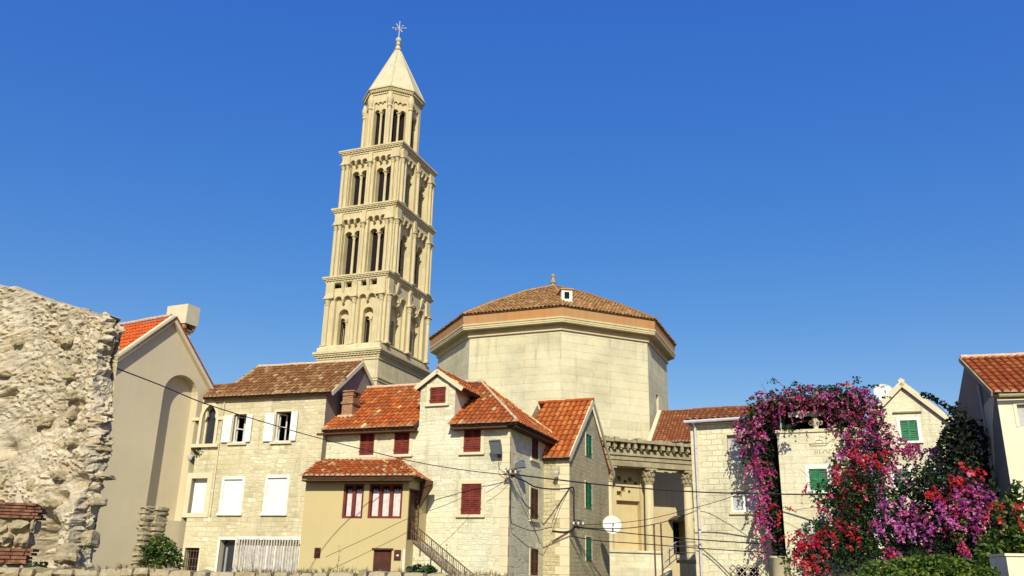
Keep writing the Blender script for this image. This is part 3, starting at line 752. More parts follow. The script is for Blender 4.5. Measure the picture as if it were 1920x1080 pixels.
oring(ro, 9.42 * K, 16.74 * K, 9.42 * K, 16.82 * K, 2); oring(ro, 9.2 * K, 16.74 * K, 9.42 * K, 16.74 * K, 2)
for k in (6, 7, 0, 1):                              # tiles on the facets that can be seen
    for (ra, za), (rb, zb_) in zip(rings[:-1], rings[1:]):
        P0, P1 = op(ra * K, za * K)[k], op(ra * K, za * K)[(k + 1) % 8]; Q0, Q1 = op(rb * K, zb_ * K)[k], op(rb * K, zb_ * K)[(k + 1) % 8]
        U = (P1 - P0).normalized(); mid0 = (P0 + P1) / 2; mid1 = (Q0 + Q1) / 2; Wv = (mid1 - mid0).normalized(); Nn = U.cross(Wv).normalized(); Nn = Nn if Nn.z > 0 else -Nn
        hw0 = (P1 - P0).length / 2; hw1 = (Q1 - Q0).length / 2; Hh = (mid1 - mid0).length
        tw = .30; n = int(2 * hw0 / tw)
        for i in range(n):
            s = -hw0 + (i + .5) * 2 * hw0 / n
            b1 = Hh if abs(s) <= hw1 else Hh * (hw0 - abs(s)) / (hw0 - hw1)
            t = -.06 if ra > 9 else 0
            while t < b1 - .08:
                e = min(t + .55, b1); A = []; B = []; dx = random.uniform(-.02, .02); upv = random.uniform(.01, .05)
                for q in range(4):
                    th = math.pi * q / 3
                    A.append(mid0 + U * (s + dx + .125 * math.cos(th)) + Wv * t + Nn * (.09 * math.sin(th) + upv))
                    B.append(mid0 + U * (s + .11 * math.cos(th)) + Wv * e + Nn * (.08 * math.sin(th)))
                ro.mesh(A + B, [(q, q + 1, 5 + q, 4 + q) for q in range(3)], 0, rrand()); ro.face(A, 2); t += .5
mroof = ro.build('roof', [M['tileM'], M['tileM'], M['soffit']], mau)
for k in (6, 7, 0, 1, 2):
    pass
mb = MB()
for k in (7, 0, 1, 2):
    for (ra, za), (rb, zb_) in zip(rings[:-1], rings[1:]):
        P, Q = op(ra * K, za * K)[k], op(rb * K, zb_ * K)[k]; L = (Q - P).length; n = int(L / .5)
        for i in range(n): mb.tube([P.lerp(Q, i / n) + UP * .05, P.lerp(Q, (i + 1.05) / n) + UP * .05], .13, 7, 0, True, .11)
mb.build('ridge_tiles', M['tileM'], mroof)
mb = MB(); mb.lathe(OC + UP * (21.05 * K), [(.36, 0), (.36, .12), (.26, .22), (.18, .5), (.27, .58), (.27, .68), (.17, .8), (.14, 1.1), (.20, 1.18), (.18, 1.32), (.08, 1.45), (.03, 1.5)], 12); mb.build('finial', M['oldcarved'], mroof)
# little roof dormer
dc = at(1063, 560, 55.0); dw = Wall(dc, 4)
_, dz = dw.hit(1063, 566)
dorm = MB(); dorm.plate(dw.pt, [(-.42, dz), (.42, dz), (.42, dz + 1.0), (-.42, dz + 1.0)], [[(-.2, dz + .25), (.2, dz + .25), (.2, dz + .82), (-.2, dz + .82)]], 0, .12)
for s_ in (-1, 1): dorm.face([dw.pt(s_ * .42, dz - .3, 0), dw.pt(s_ * .42, dz + 1.0, 0), dw.pt(s_ * .42, dz + 1.0, -2.2), dw.pt(s_ * .42, dz - .3, -2.2)])
dormer = dorm.build('dormer', M['white'], mroof)
pane(dormer, dw, (-.22, dz + .2, .22, dz + .85), -.1, 'dark')
mb = MB(); mb.box(dw.pt(-.52, dz + 1.0, .12), dw.u * 1.04, -dw.n * 2.3 + UP * .25, UP * .09); mb.build('dormer_roof', M['tileM'], dormer)
rebase(mau)

# ------------------------------------------------------------------ house with white shutters (left)
A = thing('stone_house', 'tall cream rubble stone house with white shutters and a weathered brown hipped roof', 'house')
WA = Wall(at(613, 735, 31.3), -18); WAr = WA.moved(0, 0, 88)
zeA = WA.hit(500, 737)[1]
uL = min(WA.hit(385, 742)[0], WA.hit(342, 1070)[0], WA.hit(345, 1027)[0] - .06, WA.hit(345, 1071)[0] - .06)
RW_ = {}
for k, q in dict(w1=(437, 777, 461, 830), w2=(516, 772, 545, 828), l1=(356, 897, 386, 962), l2=(418, 899, 452, 962), l3=(500, 896, 536, 962), bar=(345, 1027, 372, 1071), door=(409, 1012, 438, 1088), french=(443, 1012, 560, 1088)).items(): RW_[k] = WA.rect(*q)
rp = WA.rect(377, 785, 403, 833); pw = rp[2] - rp[0]
goth = arch(rp[0], rp[2], rp[1], rp[3], 8, True)
(sp, zp) = WAr.hit(680, 679)
holesA = [rpts(r) for r in RW_.values()] + [goth]
def sideA(mb):
    w = WAr; (s2, z2) = w.hit(692, 722); far = sp + (zp - z2) / ((zp - zeA) / sp)
    mb.tess([[w.pt(0, GZ), w.pt(2 * sp, GZ), w.pt(2 * sp, zeA), w.pt(sp, zp - .05), w.pt(0, zeA)]], 1)
    L = WA.moved(uL, 0, 88)
    mb.tess([[L.pt(0, GZ), L.pt(2 * sp, GZ), L.pt(2 * sp, zeA), L.pt(sp, zp - .8), L.pt(0, zeA)]], 1)
    mb.face([L.pt(2 * sp, GZ), w.pt(2 * sp, GZ), w.pt(2 * sp, zeA), L.pt(2 * sp, zeA)], 1)
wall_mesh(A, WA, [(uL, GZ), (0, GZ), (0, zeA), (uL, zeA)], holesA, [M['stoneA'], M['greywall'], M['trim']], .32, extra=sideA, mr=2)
pitA = math.atan2(zp - zeA, sp)
SA = Slope(WA, zeA - .12, .3, pitA)
pA = [SA.hit(*q) for q in ((383, 743), (623, 733), (681, 677), (484, 690), (440, 722), (398, 727))]
b_ = min(pA[0][1], pA[1][1]); pA[0] = (pA[0][0], 0); pA[1] = (pA[1][0], 0); pA[2] = (pA[2][0], (pA[2][1] + pA[3][1]) / 2); pA[3] = (pA[3][0], pA[2][1])
rA = roof(A, SA, pA, M['tileB'])
ridge_row(rA, [SA.pt(*pA[3], .04), SA.pt(*pA[2], .04)]); ridge_row(rA, [SA.pt(*pA[5], .03), SA.pt(*pA[4], .03), SA.pt(*pA[3], .03)], 'tileB')
mb = MB(); bk = WAr                                  # rear slope and verge boards
top = [SA.pt(*pA[3]), SA.pt(*pA[2])]
dn = -WA.n * sp * 1.1 - UP * (zp - zeA) * 1.1
mb.face([top[0], top[1], top[1] + dn, top[0] + dn], 0)
mb.build('rear_roof', M['tileB'], A)
mb = MB()
mb.prism([SA.pt(pA[1][0], -.05, -.16), SA.pt(pA[2][0], pA[2][1], -.16), SA.pt(pA[2][0], pA[2][1], .02), SA.pt(pA[1][0], -.05, .02)], SA.U * .06)
mb.box(top[1] - UP * .2 + SA.U * .0, SA.U * .06, dn, UP * .2)
mb.build('verge_board', M['trim'], A)
# pointed window
mb = MB(); g2 = arch(rp[0] - .14, rp[2] + .14, rp[1], rp[3], 8, True)
mb.plate(WA.pt, g2, [goth], .05, .1); mb.wbox(WA, rp[0] - .34, rp[2] + .34, rp[1] - .14, rp[1], -.1, .16)
mb.wbox(WA, rp[0] - .5, rp[0] - .14, rp[3] - .08, rp[3] + .06, -.02, .09); mb.wbox(WA, rp[2] + .14, rp[2] + .5, rp[3] - .08, rp[3] + .06, -.02, .09)
f = mb.build('pointed_window', M['trim'], A)
mb = MB(); mb.tess([[WA.pt(a, b, -.3) for a, b in goth]]); mb.build('pane', M['glass'], f)
mb = MB()
for a, b in ((rp[0], rp[0] + .07), (rp[2] - .07, rp[2])): mb.wbox(WA, a, b, rp[1], rp[3] + .1, -.29, -.22)
for s_ in (rp[0] + .06, rp[2] - .06):                # the trefoil cusps
    mb.prism([WA.pt(s_, rp[3] - .1, -.2), WA.pt((rp[0] + rp[2]) / 2 * .35 + s_ * .65, rp[3] + .12, -.2), WA.pt((rp[0] + rp[2]) / 2 * .2 + s_ * .8, rp[3] + .38, -.2), WA.pt(s_, rp[3] + .3, -.2)], WA.n * .12)
mb.build('tracery', M['trim'], f)
for k in ('w1', 'w2'):
    r = RW_[k]; f = frame(A, WA, r, .10, .03); u0, z0_, u1, z1_ = r; wd = (u1 - u0)
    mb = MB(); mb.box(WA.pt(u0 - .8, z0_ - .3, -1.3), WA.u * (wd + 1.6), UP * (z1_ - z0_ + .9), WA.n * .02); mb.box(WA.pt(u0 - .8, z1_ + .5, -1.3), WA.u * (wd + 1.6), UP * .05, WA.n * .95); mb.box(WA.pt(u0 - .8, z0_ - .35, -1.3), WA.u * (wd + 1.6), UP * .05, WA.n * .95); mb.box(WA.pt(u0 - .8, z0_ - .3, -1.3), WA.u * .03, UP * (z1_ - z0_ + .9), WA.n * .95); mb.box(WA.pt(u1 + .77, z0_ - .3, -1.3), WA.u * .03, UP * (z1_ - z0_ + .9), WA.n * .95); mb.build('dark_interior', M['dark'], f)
    lf = .56 * wd if k == 'w1' else .5 * wd
    leaf_panel(f, WA, u0 - .03 - .46, u0 - .03, z0_ + .02, z1_ - .05, .05, 'white', False)
    leaf_panel(f, WA, u1 + .03, u1 + .03 + lf * .8, z0_ + .02, z1_ - .02, .05, 'white', False)
    # casement leaf swung inward
    s_ = MB(); w2 = Wall(WA.pt(u0 + .04, 0, -.08), WA.deg + 62)
    for a, b in ((0, .05), (.42, .47)): s_.wbox(w2, a, b, z0_ + .03, z1_ - .05, -.03, .0)
    for a in (z0_ + .03, (z0_ + z1_) / 2, z1_ - .1): s_.wbox(w2, .05, .42, a, a + .05, -.03, 0)
    s_.build('casement', M['white'], f)
    mb = MB(); mb.wbox(WA, u0, u1, z0_, z0_ + .05, -.3, -.05); mb.wbox(WA, u0, u0 + .06, z0_ + .05, z1_, -.3, -.24); mb.build('casing', M['white'], f)
r = RW_['w1']
r = RW_['l1']; f = frame(A, WA, r, .24, .035, sill=False); pane(f, WA, r, -.22, 'blind', 'blind'); mb = MB(); mb.wbox(WA, r[0] - .24, r[2] + .24, r[1] - .18, r[1], -.1, .038); mb.build('sill', M['trim'], f)
for k in ('l2', 'l3'):
    r = RW_[k]; f = frame(A, WA, r, .12, .03, mat='white'); mb = MB(); n = 22; p = (r[3] - r[1] - .06) / n
    for i in range(n): mb.wbox(WA, r[0], r[2], r[1] + i * p, r[1] + (i + .93) * p, -.06, -.02)
    mb.wbox(WA, r[0], r[2], r[1], r[3], -.08, -.062); mb.build('roller_shutter', M['blind'], f)
r = RW_['bar']; f = frame(A, WA, r, .1, .02, sill=False); pane(f, WA, r, -.3, 'dark'); mb = MB()
for i in range(5): mb.tube([WA.pt(r[0] + (i + .5) * (r[2] - r[0]) / 5, r[1], -.1), WA.pt(r[0] + (i + .5) * (r[2] - r[0]) / 5, r[3], -.1)], .015, 5)
for i in range(3): z = r[1] + (i + .6) * (r[3] - r[1]) / 3; mb.tube([WA.pt(r[0], z, -.1), WA.pt(r[2], z, -.1)], .015, 5)
mb.build('bars', M['rust'], f)
r = RW_['door']; f = frame(A, WA, r, .1, .03, 'doorway', 'white', sill=False); pane(f, WA, r, -.3, 'glass'); mb = MB()
mb.wbox(WA, (r[0] + r[2]) / 2 - .2, (r[0] + r[2]) / 2 - .12, r[1], r[3] - .3, -.28, -.2); mb.wbox(WA, r[2] - .08, r[2], r[1], r[3], -.28, -.2); mb.build('door_frame', M['metal'], f)
r = RW_['french']; f = frame(A, WA, r, .12, .035, 'french_doors', 'white', sill=False); pane(f, WA, r, -.3, 'paleglass'); mb = MB(); n = 7
for i in range(n + 1): u = r[0] + i * (r[2] - r[0] - .07) / n; mb.wbox(WA, u, u + .07, r[1], r[3], -.28, -.2)
mb.build('door_frame', M['white'], f)
mb = MB(); u = WA.hit(414, 820)[0]; mb.tube([WA.pt(u, zeA - .3, .06), WA.pt(u, zeA - 3.6, .06), WA.pt(u, zeA - 5.2, .06)], .022, 6); mb.build('thin_pipe', M['trim'], A)
rebase(A)
# slatted screen before the french doors
SF = Wall(at(440, 1040, 30.3), -10)
fence = thing('slat_screen', 'row of thin upright whitish slats in front of the ground floor of the cream house', 'fence')
z1_ = SF.hit(500, 1010)[1]; ue = SF.hit(560, 1040)[0]; mb = MB(); u = 0
while u < ue: mb.wbox(SF, u, u + .05, GZ, z1_ + random.uniform(-.05, .03), 0, .03); u += .112
mb.build('slats', M['fence'], fence); mb = MB()
for z in (GZ + .6, z1_ - .25): mb.wbox(SF, 0, ue, z, z + .06, -.06, -.002)
mb.build('rail', M['rust'], fence); rebase(fence)

# ------------------------------------------------------------------ plastered house with blind arch
PH = thing('plastered_house', 'grey beige plastered gable house with a tall blind arch and square white chimney', 'house')
WP = Wall(at(390, 740, 33.4), 60)
ul, zl = WP.hit(217, 670); up_, zp_ = WP.hit(323, 596); ur, zr = WP.hit(393, 726)
ul2 = ul - 1.6; zl2 = zl - 1.6 * (zp_ - zl) / (up_ - ul)
n0 = WP.hit(289, 850)[0]; n1 = WP.hit(357, 850)[0]; nz = WP.hit(300, 974)[1]; r_ = (n1 - n0) / 2; nt = WP.hit(334, 701)[1]
def sideP(mb):
    q = WP.pt; D = -7.0
    mb.face([q(ul2, GZ), q(ul2, GZ, D), q(ul2, zl2, D), q(ul2, zl2)]); mb.face([q(ur, GZ), q(ur, GZ, D), q(ur, zr, D), q(ur, zr)])
    mb.tess([[q(ul2, GZ, D), q(ur, GZ, D), q(ur, zr, D), q(up_, zp_, D), q(ul2, zl2, D)]])
mb = MB(); mb.plate(WP.pt, [(ul2, GZ), (ur, GZ), (ur, zr), (up_, zp_), (ul2, zl2)], [arch(n0, n1, nz, nt - r_, 16)], 0, .42, 0, None, True); sideP(mb)
mb.build('wall', M['greyplaster'], PH)
aP = math.atan2(zp_ - zl, up_ - ul)
class Sl2(Slope):
    def __init__(s, O, U, W): s.O, s.U, s.W = O, U.normalized(), W.normalized(); s.N = s.U.cross(s.W).normalized(); s.N = s.N if s.N.z > 0 else -s.N
eL = WP.pt(ul2, zl2, .22); pkP = WP.pt(up_, zp_, .22); eR = WP.pt(ur, zr, .22)
s1 = Sl2(eL, -WP.n, pkP - eL); Lr = (pkP - eL).length
r1 = roof(PH, s1, [(0, -.1), (7.4, -.1), (7.4, Lr), (0, Lr)], M['tileN'], tw=.2, row=.36)
s2 = Sl2(eR, -WP.n, pkP - eR); Lr2 = (pkP - eR).length
mb = MB(); mb.prism([s2.pt(0, -.1), s2.pt(7.4, -.1), s2.pt(7.4, Lr2), s2.pt(0, Lr2)], s2.N * .1); mb.build('far_roof', M['tileN'], PH)
mb = MB()
for a, b, nn in ((eL, pkP, s1.N), (eR, pkP, s2.N)):
    d = (b - a); mb.box(a - d.normalized() * .15 - nn * .14, d * 1.0 + d.normalized() * .15, nn * .24, -WP.n * .26)
mb.build('verge_coping', M['trim'], PH)
ridge_row(r1, [pkP - WP.n * .3 + UP * .12, pkP - WP.n * 7.2 + UP * .12])
# chimney: shaft, ring of little piers, square head
ch = MB(); cu, cz = WP.hit(351, 650)
CW = Wall(at(340, 600, 33.6), -24)
c0u, c1u = CW.hit(331, 600)[0], CW.hit(358, 600)[0]; zb1 = CW.hit(345, 606)[1]; zt1 = CW.hit(345, 571)[1]
q0 = CW.hit(312, 590)[0]; q1 = CW.hit(350, 590)[0]
wq = q1 - q0
ch.box(CW.pt(q0 + .22, zb1 - 5.2, -.62), CW.u * (wq - .44), CW.n * .5, UP * 5.0)
chm = ch.build('chimney', M['whiteplaster'], PH)
mb = MB(); mb.box(CW.pt(q0, zb1 + .02, -.8), CW.u * wq, CW.n * .8, UP * (zt1 - zb1)); mb.build('chimney_head', M['trim'], chm)
mb = MB()
for i in range(5):
    for j in (0, .56): mb.box(CW.pt(q0 + .08 + i * (wq - .3) / 4, zb1 - .2, -.74 + j), CW.u * .14, CW.n * .14, UP * .22)
mb.box(CW.pt(q0 + .14, zb1 - .3, -.7), CW.u * (wq - .28), CW.n * .6, UP * .1)
mb.build('chimney_piers', M['brick'], chm)
rebase(PH)

# ------------------------------------------------------------------ pale stone house with oxblood shutters (centre)
B = thing('stone_house', 'pale stone house with oxblood louvred shutters, wall dormer and speckled orange hip roof', 'house')
WB = Wall(at(957, 790, 29), -21); WBr = WB.moved(0, 0, 90)
zeB = (WB.hit(610, 809)[1] + WB.hit(955, 792)[1]) / 2
uB0 = WB.hit(604, 808)[0] - .8; LB = WBr.hit(1036, 900)[0]
rB = {k: WB.rect(*q) for k, q in dict(a=(675, 808.5, 702, 854), b=(739.5, 805, 768, 852), c=(870, 798, 902, 848), d=(865, 907, 902.5, 965), e=(806.5, 726, 836, 757)).items()}
du0 = WB.rect(788, 722, 853, 790)[0]; du1 = WB.rect(788, 722, 853, 790)[2]
dpu, dpz = WB.hit(823, 699); dez = (WB.hit(789, 725)[1] + WB.hit(853, 722)[1]) / 2
outB = [(uB0, GZ), (0, GZ), (0, zeB), (du1, zeB), (du1, dez), (dpu, dpz - .1), (du0, dez), (du0, zeB), (uB0, zeB)]
rBr = {k: WBr.rect(*q) for k, q in dict(f=(996, 820, 1008, 862), g=(994, 916, 1008, 974), h=(994, 1029, 1008, 1079)).items()}
def sideB(mb):
    mb.plate(WBr.pt, [(0, GZ), (LB, GZ), (LB, zeB), (0, zeB)], [rpts(r) for r in rBr.values()], 0, .2, 0, 1)
    b = WBr.pt(LB, 0); L = WB.moved(uB0, 0, 90)
    mb.face([WBr.pt(LB, GZ), L.pt(LB, GZ), L.pt(LB, zeB), WBr.pt(LB, zeB)]); mb.face([L.pt(0, GZ), L.pt(LB, GZ), L.pt(LB, zeB), L.pt(0, zeB)])
wall_mesh(B, WB, outB, [rpts(r) for r in rB.values()], [M['stoneB'], M['trim']], .2, extra=sideB, mr=1)
for k, r in rB.items(): shut_window(B, WB, r, 'red')
for k, r in rBr.items(): shut_window(B, WBr, r, 'darkred', -.02, t=.1)
# hip roof
eo = .42; pitB = R_(35)
SB = Slope(WB, zeB - .02, eo, pitB)
pk = SB.hit(903, 714); rg = (SB.hit(790, 723)[1] + SB.hit(660, 732)[1] + pk[1]) / 3
pkb = (pk[0], rg)
lf = [SB.hit(606, 804)[0], SB.hit(648, 734)[0]]
rfl = roof(B, SB, [(lf[0], 0), (du0, 0), (du0, rg), (lf[1], rg)], M['tileO'])
rfr = roof(B, SB, [(du1, 0), (eo, 0), pkb, (du1 - .3, rg), (du1, rg - .4)], M['tileO'])
mb = MB(); mb.prism([SB.pt(du0, .62, -.02), SB.pt(du1, .62, -.02), SB.pt(du1, rg, -.02), SB.pt(du0, rg, -.02)], -SB.N * .1); mb.build('roof_deck', M['pan'], B)
PK = SB.pt(*pkb); CR = SB.pt(eo, 0); qb = WBr.hit(1047, 818, eo); BR = WBr.pt(LB + eo, zeB - .02, eo)
mid = Sl2(CR, BR - CR, UP)                           # right hip slope
foot = (CR + (BR - CR) * ((PK - CR).dot((BR - CR).normalized()) / (BR - CR).length))
s3 = Sl2(CR, BR - CR, PK - foot); pp = s3.st(PK); bb = s3.st(BR)
rr3 = roof(B, s3, [(0, 0), bb, pp], M['tileO'])
ridge_row(rfr, [CR + UP * .05, PK + UP * .05], r=.06); ridge_row(rr3, [PK + UP * .05, BR + UP * .05], 'tileO')
ridge_row(rfl, [SB.pt(lf[1], rg, .04), SB.pt(du0, rg, .04)]); ridge_row(rfr, [SB.pt(du0, rg, .04), SB.pt(*pkb, .04)])
lb_ = SB.pt(lf[1], rg); back = -WB.n * (LB + eo)
mb = MB(); BL = SB.pt(lf[0], 0) + back; mb.prism([lb_, PK, BR, BL], -UP * .1); mb.build('rear_roof', M['tileO'], B)
mb = MB(); mb.prism([WB.pt(du1, zeB - .16, eo - .02), WB.pt(0, zeB - .16, eo - .02), WB.pt(0, zeB - .16, 0), WB.pt(du1, zeB - .16, 0)], -UP * .06)
mb.prism([WB.pt(uB0 + .8, zeB - .16, eo - .02), WB.pt(du0, zeB - .16, eo - .02), WB.pt(du0, zeB - .16, 0), WB.pt(uB0 + .8, zeB - .16, 0)], -UP * .06)
mb.prism([WBr.pt(-eo, zeB - .16, eo - .02), WBr.pt(LB + eo, zeB - .16, eo - .02), WBr.pt(LB + eo, zeB - .16, 0), WBr.pt(0, zeB - .16, 0)], -UP * .06)
mb.build('soffit', M['soffit'], B)
# wall dormer
Dd = 2.6; mb = MB()
for u in (du0, du1): mb.face([WB.pt(u, zeB - .1, -.001), WB.pt(u, dez, -.001), WB.pt(u, dez, -Dd), WB.pt(u, zeB - .1, -Dd)])
dm = mb.build('dormer_cheek', M['whiteplaster'], B)
half = (du1 - du0) / 2
for s_, u in ((-1, du0), (1, du1)):
    ov = .22 if s_ < 0 else .42
    eave = WB.pt(u + s_ * ov, dez - ov * (dpz - dez) / abs(dpu - u) + .1, .14); top = WB.pt(dpu, dpz + .1, .14)
    sd = Sl2(eave, -WB.n, top - eave); L_ = (top - eave).length
    ob = roof(B, sd, [(0, 0), (Dd + .2, 0), (Dd + .2, L_), (0, L_)], M['tileO'], 'dormer_roof', tw=.22)
    m2 = MB(); m2.box(eave - sd.N * .14 + WB.n * .001, (top - eave), sd.N * .17, WB.n * .05); m2.build('verge', M['trim'], ob)
ridge_row(dm, [WB.pt(dpu, dpz + .16, .12), WB.pt(dpu, dpz + .16, -Dd)], 'tileO')
# brick chimney on the left slope
cw = Wall(SB.pt(*SB.hit(648, 782)), -21); cz = SB.pt(*SB.hit(648, 782)).z; ct = cw.hit(652, 742)[1]
a0 = cw.hit(641, 765)[0]; a1 = cw.hit(660, 765)[0]
mb = MB(); mb.box(cw.pt(a0, cz - .6, -.55), cw.u * (a1 - a0), cw.n * .55, UP * (ct - cz + .6)); chm = mb.build('chimney', M['brick'], B)
mb = MB(); mb.box(cw.pt(a0 - .06, ct - .35, -.61), cw.u * (a1 - a0 + .12), cw.n * .67, UP * .09); mb.box(cw.pt(a0 - .04, ct + .003, -.59), cw.u * (a1 - a0 + .08), cw.n * .2, UP * .16); mb.box(cw.pt(a0 - .04, ct + .003, -.16), cw.u * (a1 - a0 + .08), cw.n * .2, UP * .16); mb.box(cw.pt(a0 - .1, ct + .165, -.65), cw.u * (a1 - a0 + .2), cw.n * .75, UP * .06); mb.build('chimney_cap', M['brick'], chm)
mb = MB(); mb.box(cw.pt(a0 - .12, cz - .12, -.3), cw.u * (a1 - a0 + .24), cw.n * .42, UP * .2); mb.build('chimney_flashing', M['mortar'], chm)
# white quoins at the corner
mb = MB(); z = GZ; i = 0
while z < zeB - .5:
    h = random.uniform(.26, .42); l = .62 if i % 2 else .36
    mb.wbox(WB, -l, .012, z + .006, z + h - .006, -.1, .012); mb.wbox(WBr, .0, .98 - l, z + .006, z + h - .006, -.1, .012); z += h; i += 1
mb.build('quoin', M['trim'], B)
rebase(B)

# ------------------------------------------------------------------ yellow annexe
X = thing('rendered_annexe', 'small ochre yellow rendered house with a low orange hipped roof and dark red windows', 'house')
WX = Wall(at(768, 900, 28.6), -14); WXr = WX.moved(0, 0, 86)
zx = WX.hit(680, 902)[1] + .1; ux = (WX.hit(570, 905)[0] + WX.hit(562, 1075)[0]) / 2
rx = {k: WX.rect(*q) for k, q in dict(two=(643, 907, 681, 972), three=(691, 907, 754, 972), vent=(589, 1027, 601, 1047), door=(699, 1031, 733, 1090), box=(739, 1031, 752, 1051)).items()}
LX = 2.0
rd = (WXr.hit(770, 930)[0], GZ + .9, WXr.hit(785, 930)[0], WXr.hit(778, 921)[1]); rd = (.12, WXr.hit(776, 1013)[1], .95, rd[3])
def sideX(mb):
    mb.plate(WXr.pt, [(0, GZ), (LX, GZ), (LX, zx), (0, zx)], [rpts(rd)], 0, .15)
    L = WX.moved(ux, 0, 86); mb.face([L.pt(0, GZ), L.pt(LX, GZ), L.pt(LX, zx), L.pt(0, zx)])
wall_mesh(X, WX, [(ux, GZ), (0, GZ), (0, zx), (ux, zx)], [rpts(r) for r in rx.values()], [M['yellow']], .16, extra=sideX)
for k, n in (('two', 2), ('three', 3)):
    r = rx[k]; mb = MB(); t = .085; u0, z0_, u1, z1_ = r
    mb.wbox(WX, u0, u1, z0_, z0_ + t, -.12, -.03); mb.wbox(WX, u0, u1, z1_ - t, z1_, -.12, -.03)
    for i in range(n + 1):
        u = u0 + (u1 - u0 - t) * i / n; ww = t * (1.5 if 0 < i < n else 1); uu = u - (ww - t) / 2; mb.wbox(WX, uu, uu + ww, z0_ + t, z1_ - t, -.12, -.03)
    f = mb.build('window', M['red'], X); pane(f, WX, (u0, z0_, u1, z1_), -.155, 'dark', 'pane_backing')
    for i in range(n):
        a = u0 + (u1 - u0 - t) * i / n + t * 1.3; b = u0 + (u1 - u0 - t) * (i + 1) / n - t * .3
        mb = MB(); nn = 9; zz = [z0_ + t, z1_ - t - .14]
        for q in range(nn):
            ua, ub = a + (b - a) * q / nn, a + (b - a) * (q + 1) / nn; oa, ob_ = (-.135 + .012 * (q % 2)), (-.135 + .012 * ((q + 1) % 2))
            hz = .05 * math.sin(q * 1.9); mb.face([WX.pt(ua, zz[0], oa), WX.pt(ub, zz[0], ob_), WX.pt(ub, zz[1] + hz * 1.2, ob_), WX.pt(ua, zz[1] + .05 * math.sin((q - 1) * 1.9) * 1.2, oa)])
        mb.build('curtain', M['curtain'], f)
leaf_panel(X, WX, rx['vent'][0], rx['vent'][2], rx['vent'][1], rx['vent'][3], -.06, 'darkred', name='vent')
r = rx['door']; dd_ = leaf_panel(X, WX, r[0], r[2], r[1], r[3], -.1, 'darkred', False, 'door', split=False)
mb = MB(); mb.wbox(WX, r[0] - .06, r[2] + .06, r[3], r[3] + .06, -.05, .05); mb.build('door_lintel', M['darkred'], dd_)
r = rx['box']; mb = MB(); mb.wbox(WX, r[0], r[2], r[1], r[3], -.1, .02); b_ = mb.build('meter_box', M['darkred'], X); mb = MB(); c = (r[0] + r[2]) / 2; mb.wbox(WX, c - .03, c + .05, r[1] + .15, r[1] + .21, .022, .03); mb.build('label_plate', M['white'], b_)
f = frame(X, WXr, rd, .06, .02, 'doorway', 'darkred', sill=False); leaf_panel(f, WXr, rd[0], rd[2], rd[1], rd[3], -.14, 'wood', False, 'door')
# roof
T1 = WB.pt(*WB.hit(600, 868), .02); T2 = WB.pt(*WB.hit(747, 859), .02); E1 = WX.pt(WX.hit(566, 894, .5)[0], zx + .05, .5); E2 = WX.pt(.35, zx + .05, .5)
T1.z = T2.z = (T1.z + T2.z) / 2
fx = Sl2(E1, E2 - E1, ((T1 + T2) / 2 - (E1 + E2) / 2) - (E2 - E1).normalized() * ((T1 + T2) / 2 - (E1 + E2) / 2).dot((E2 - E1).normalized()))
p1, p2 = fx.st(T1), fx.st(T2); e2 = fx.st(E2)
rf = roof(X, fx, [(0, 0), e2, p2, p1], M['tileO'], tw=.21)
E3 = WB.pt(WB.hit(806, 899, .02)[0], zx + .05, .02)
ft = E2 + (E3 - E2) * ((T2 - E2).dot((E3 - E2).normalized()) / (E3 - E2).length)
hx = Sl2(E2, E3 - E2, T2 - ft); roof(X, hx, [(0, 0), hx.st(E3), hx.st(T2)], M['tileO'], tw=.21)
ridge_row(rf, [T1 + UP * .04, T2 + UP * .04], r=.09); ridge_row(rf, [E2 + UP * .04, T2 + UP * .04], 'tileO', r=.09)
mb = MB(); mb.prism([E1 - UP * .14, E2 - UP * .14, WX.pt(0, zx - .09, 0), WX.pt(ux, zx - .09, 0)], -UP * .05); mb.build('soffit', M['soffit'], X)
mb = MB()                                            # side wing wall that carries the roof over the door
a = WXr.pt(1.0, zx - .1, 0); mb.prism([WXr.pt(LX * .55, zx, 0), WXr.pt(LX * .55, zx, .5), WXr.pt(LX * .55, zx - .25, .5), WXr.pt(LX * .55, zx - 1.0, .02)], -WXr.u * .12); mb.build('roof_bracket', M['soffit'], X)
mb = MB(); zc = WX.hit(760, 1030)[1]; mb.wbox(WX, WX.hit(755, 1050)[0], .004, GZ, zc, -.1, .03); mb.build('white_corner', M['whiteplaster'], X)
rebase(X)

# outside stair with iron railing
S = thing('outside_stair', 'stone outside stair with a thin rusty iron railing descending beside the yellow annexe', 'staircase')
WS = Wall(WB.pt(0, 0, 1.15), -21); ps0 = WS.hit(768, 1014); ps1 = WS.hit(838, 1074)
mb = MB(); n = 14; us, zs_ = ps0; st = (ps1[0] - ps0[0]) / 7; rs = (ps0[1] - ps1[1]) / 7
zq = ps0[1]
for i in range(n):
    z = ps0[1] - .05 - i * rs
    if z < GZ + .05: break
    mb.box(WS.pt(us + i * st, GZ, -1.1), WS.u * st, WS.n * 1.05, UP * (z - GZ))
mb.box(WS.pt(us - 1.0, GZ, -1.1), WS.u * .995, WS.n * 1.05, UP * (ps0[1] - GZ))
mb.build('steps', M['stoneB'], S)
mb = MB(); dv = WS.u * st + UP * -rs; P = WS.pt(us, ps0[1], 0); hgt = WS.hit(768, 978)[1] - ps0[1]
for h in (.06, hgt * .55, hgt): mb.tube([P + UP * h, P + UP * h + dv * 13], .022, 6)
for i in range(0, 40): q = P + dv * (i / 3); mb.tube([q + UP * (.02 if i % 6 else -.2), q + UP * hgt], .012 if i % 6 else .024, 5)
mb.build('railing', M['rust'], S); rebase(S)

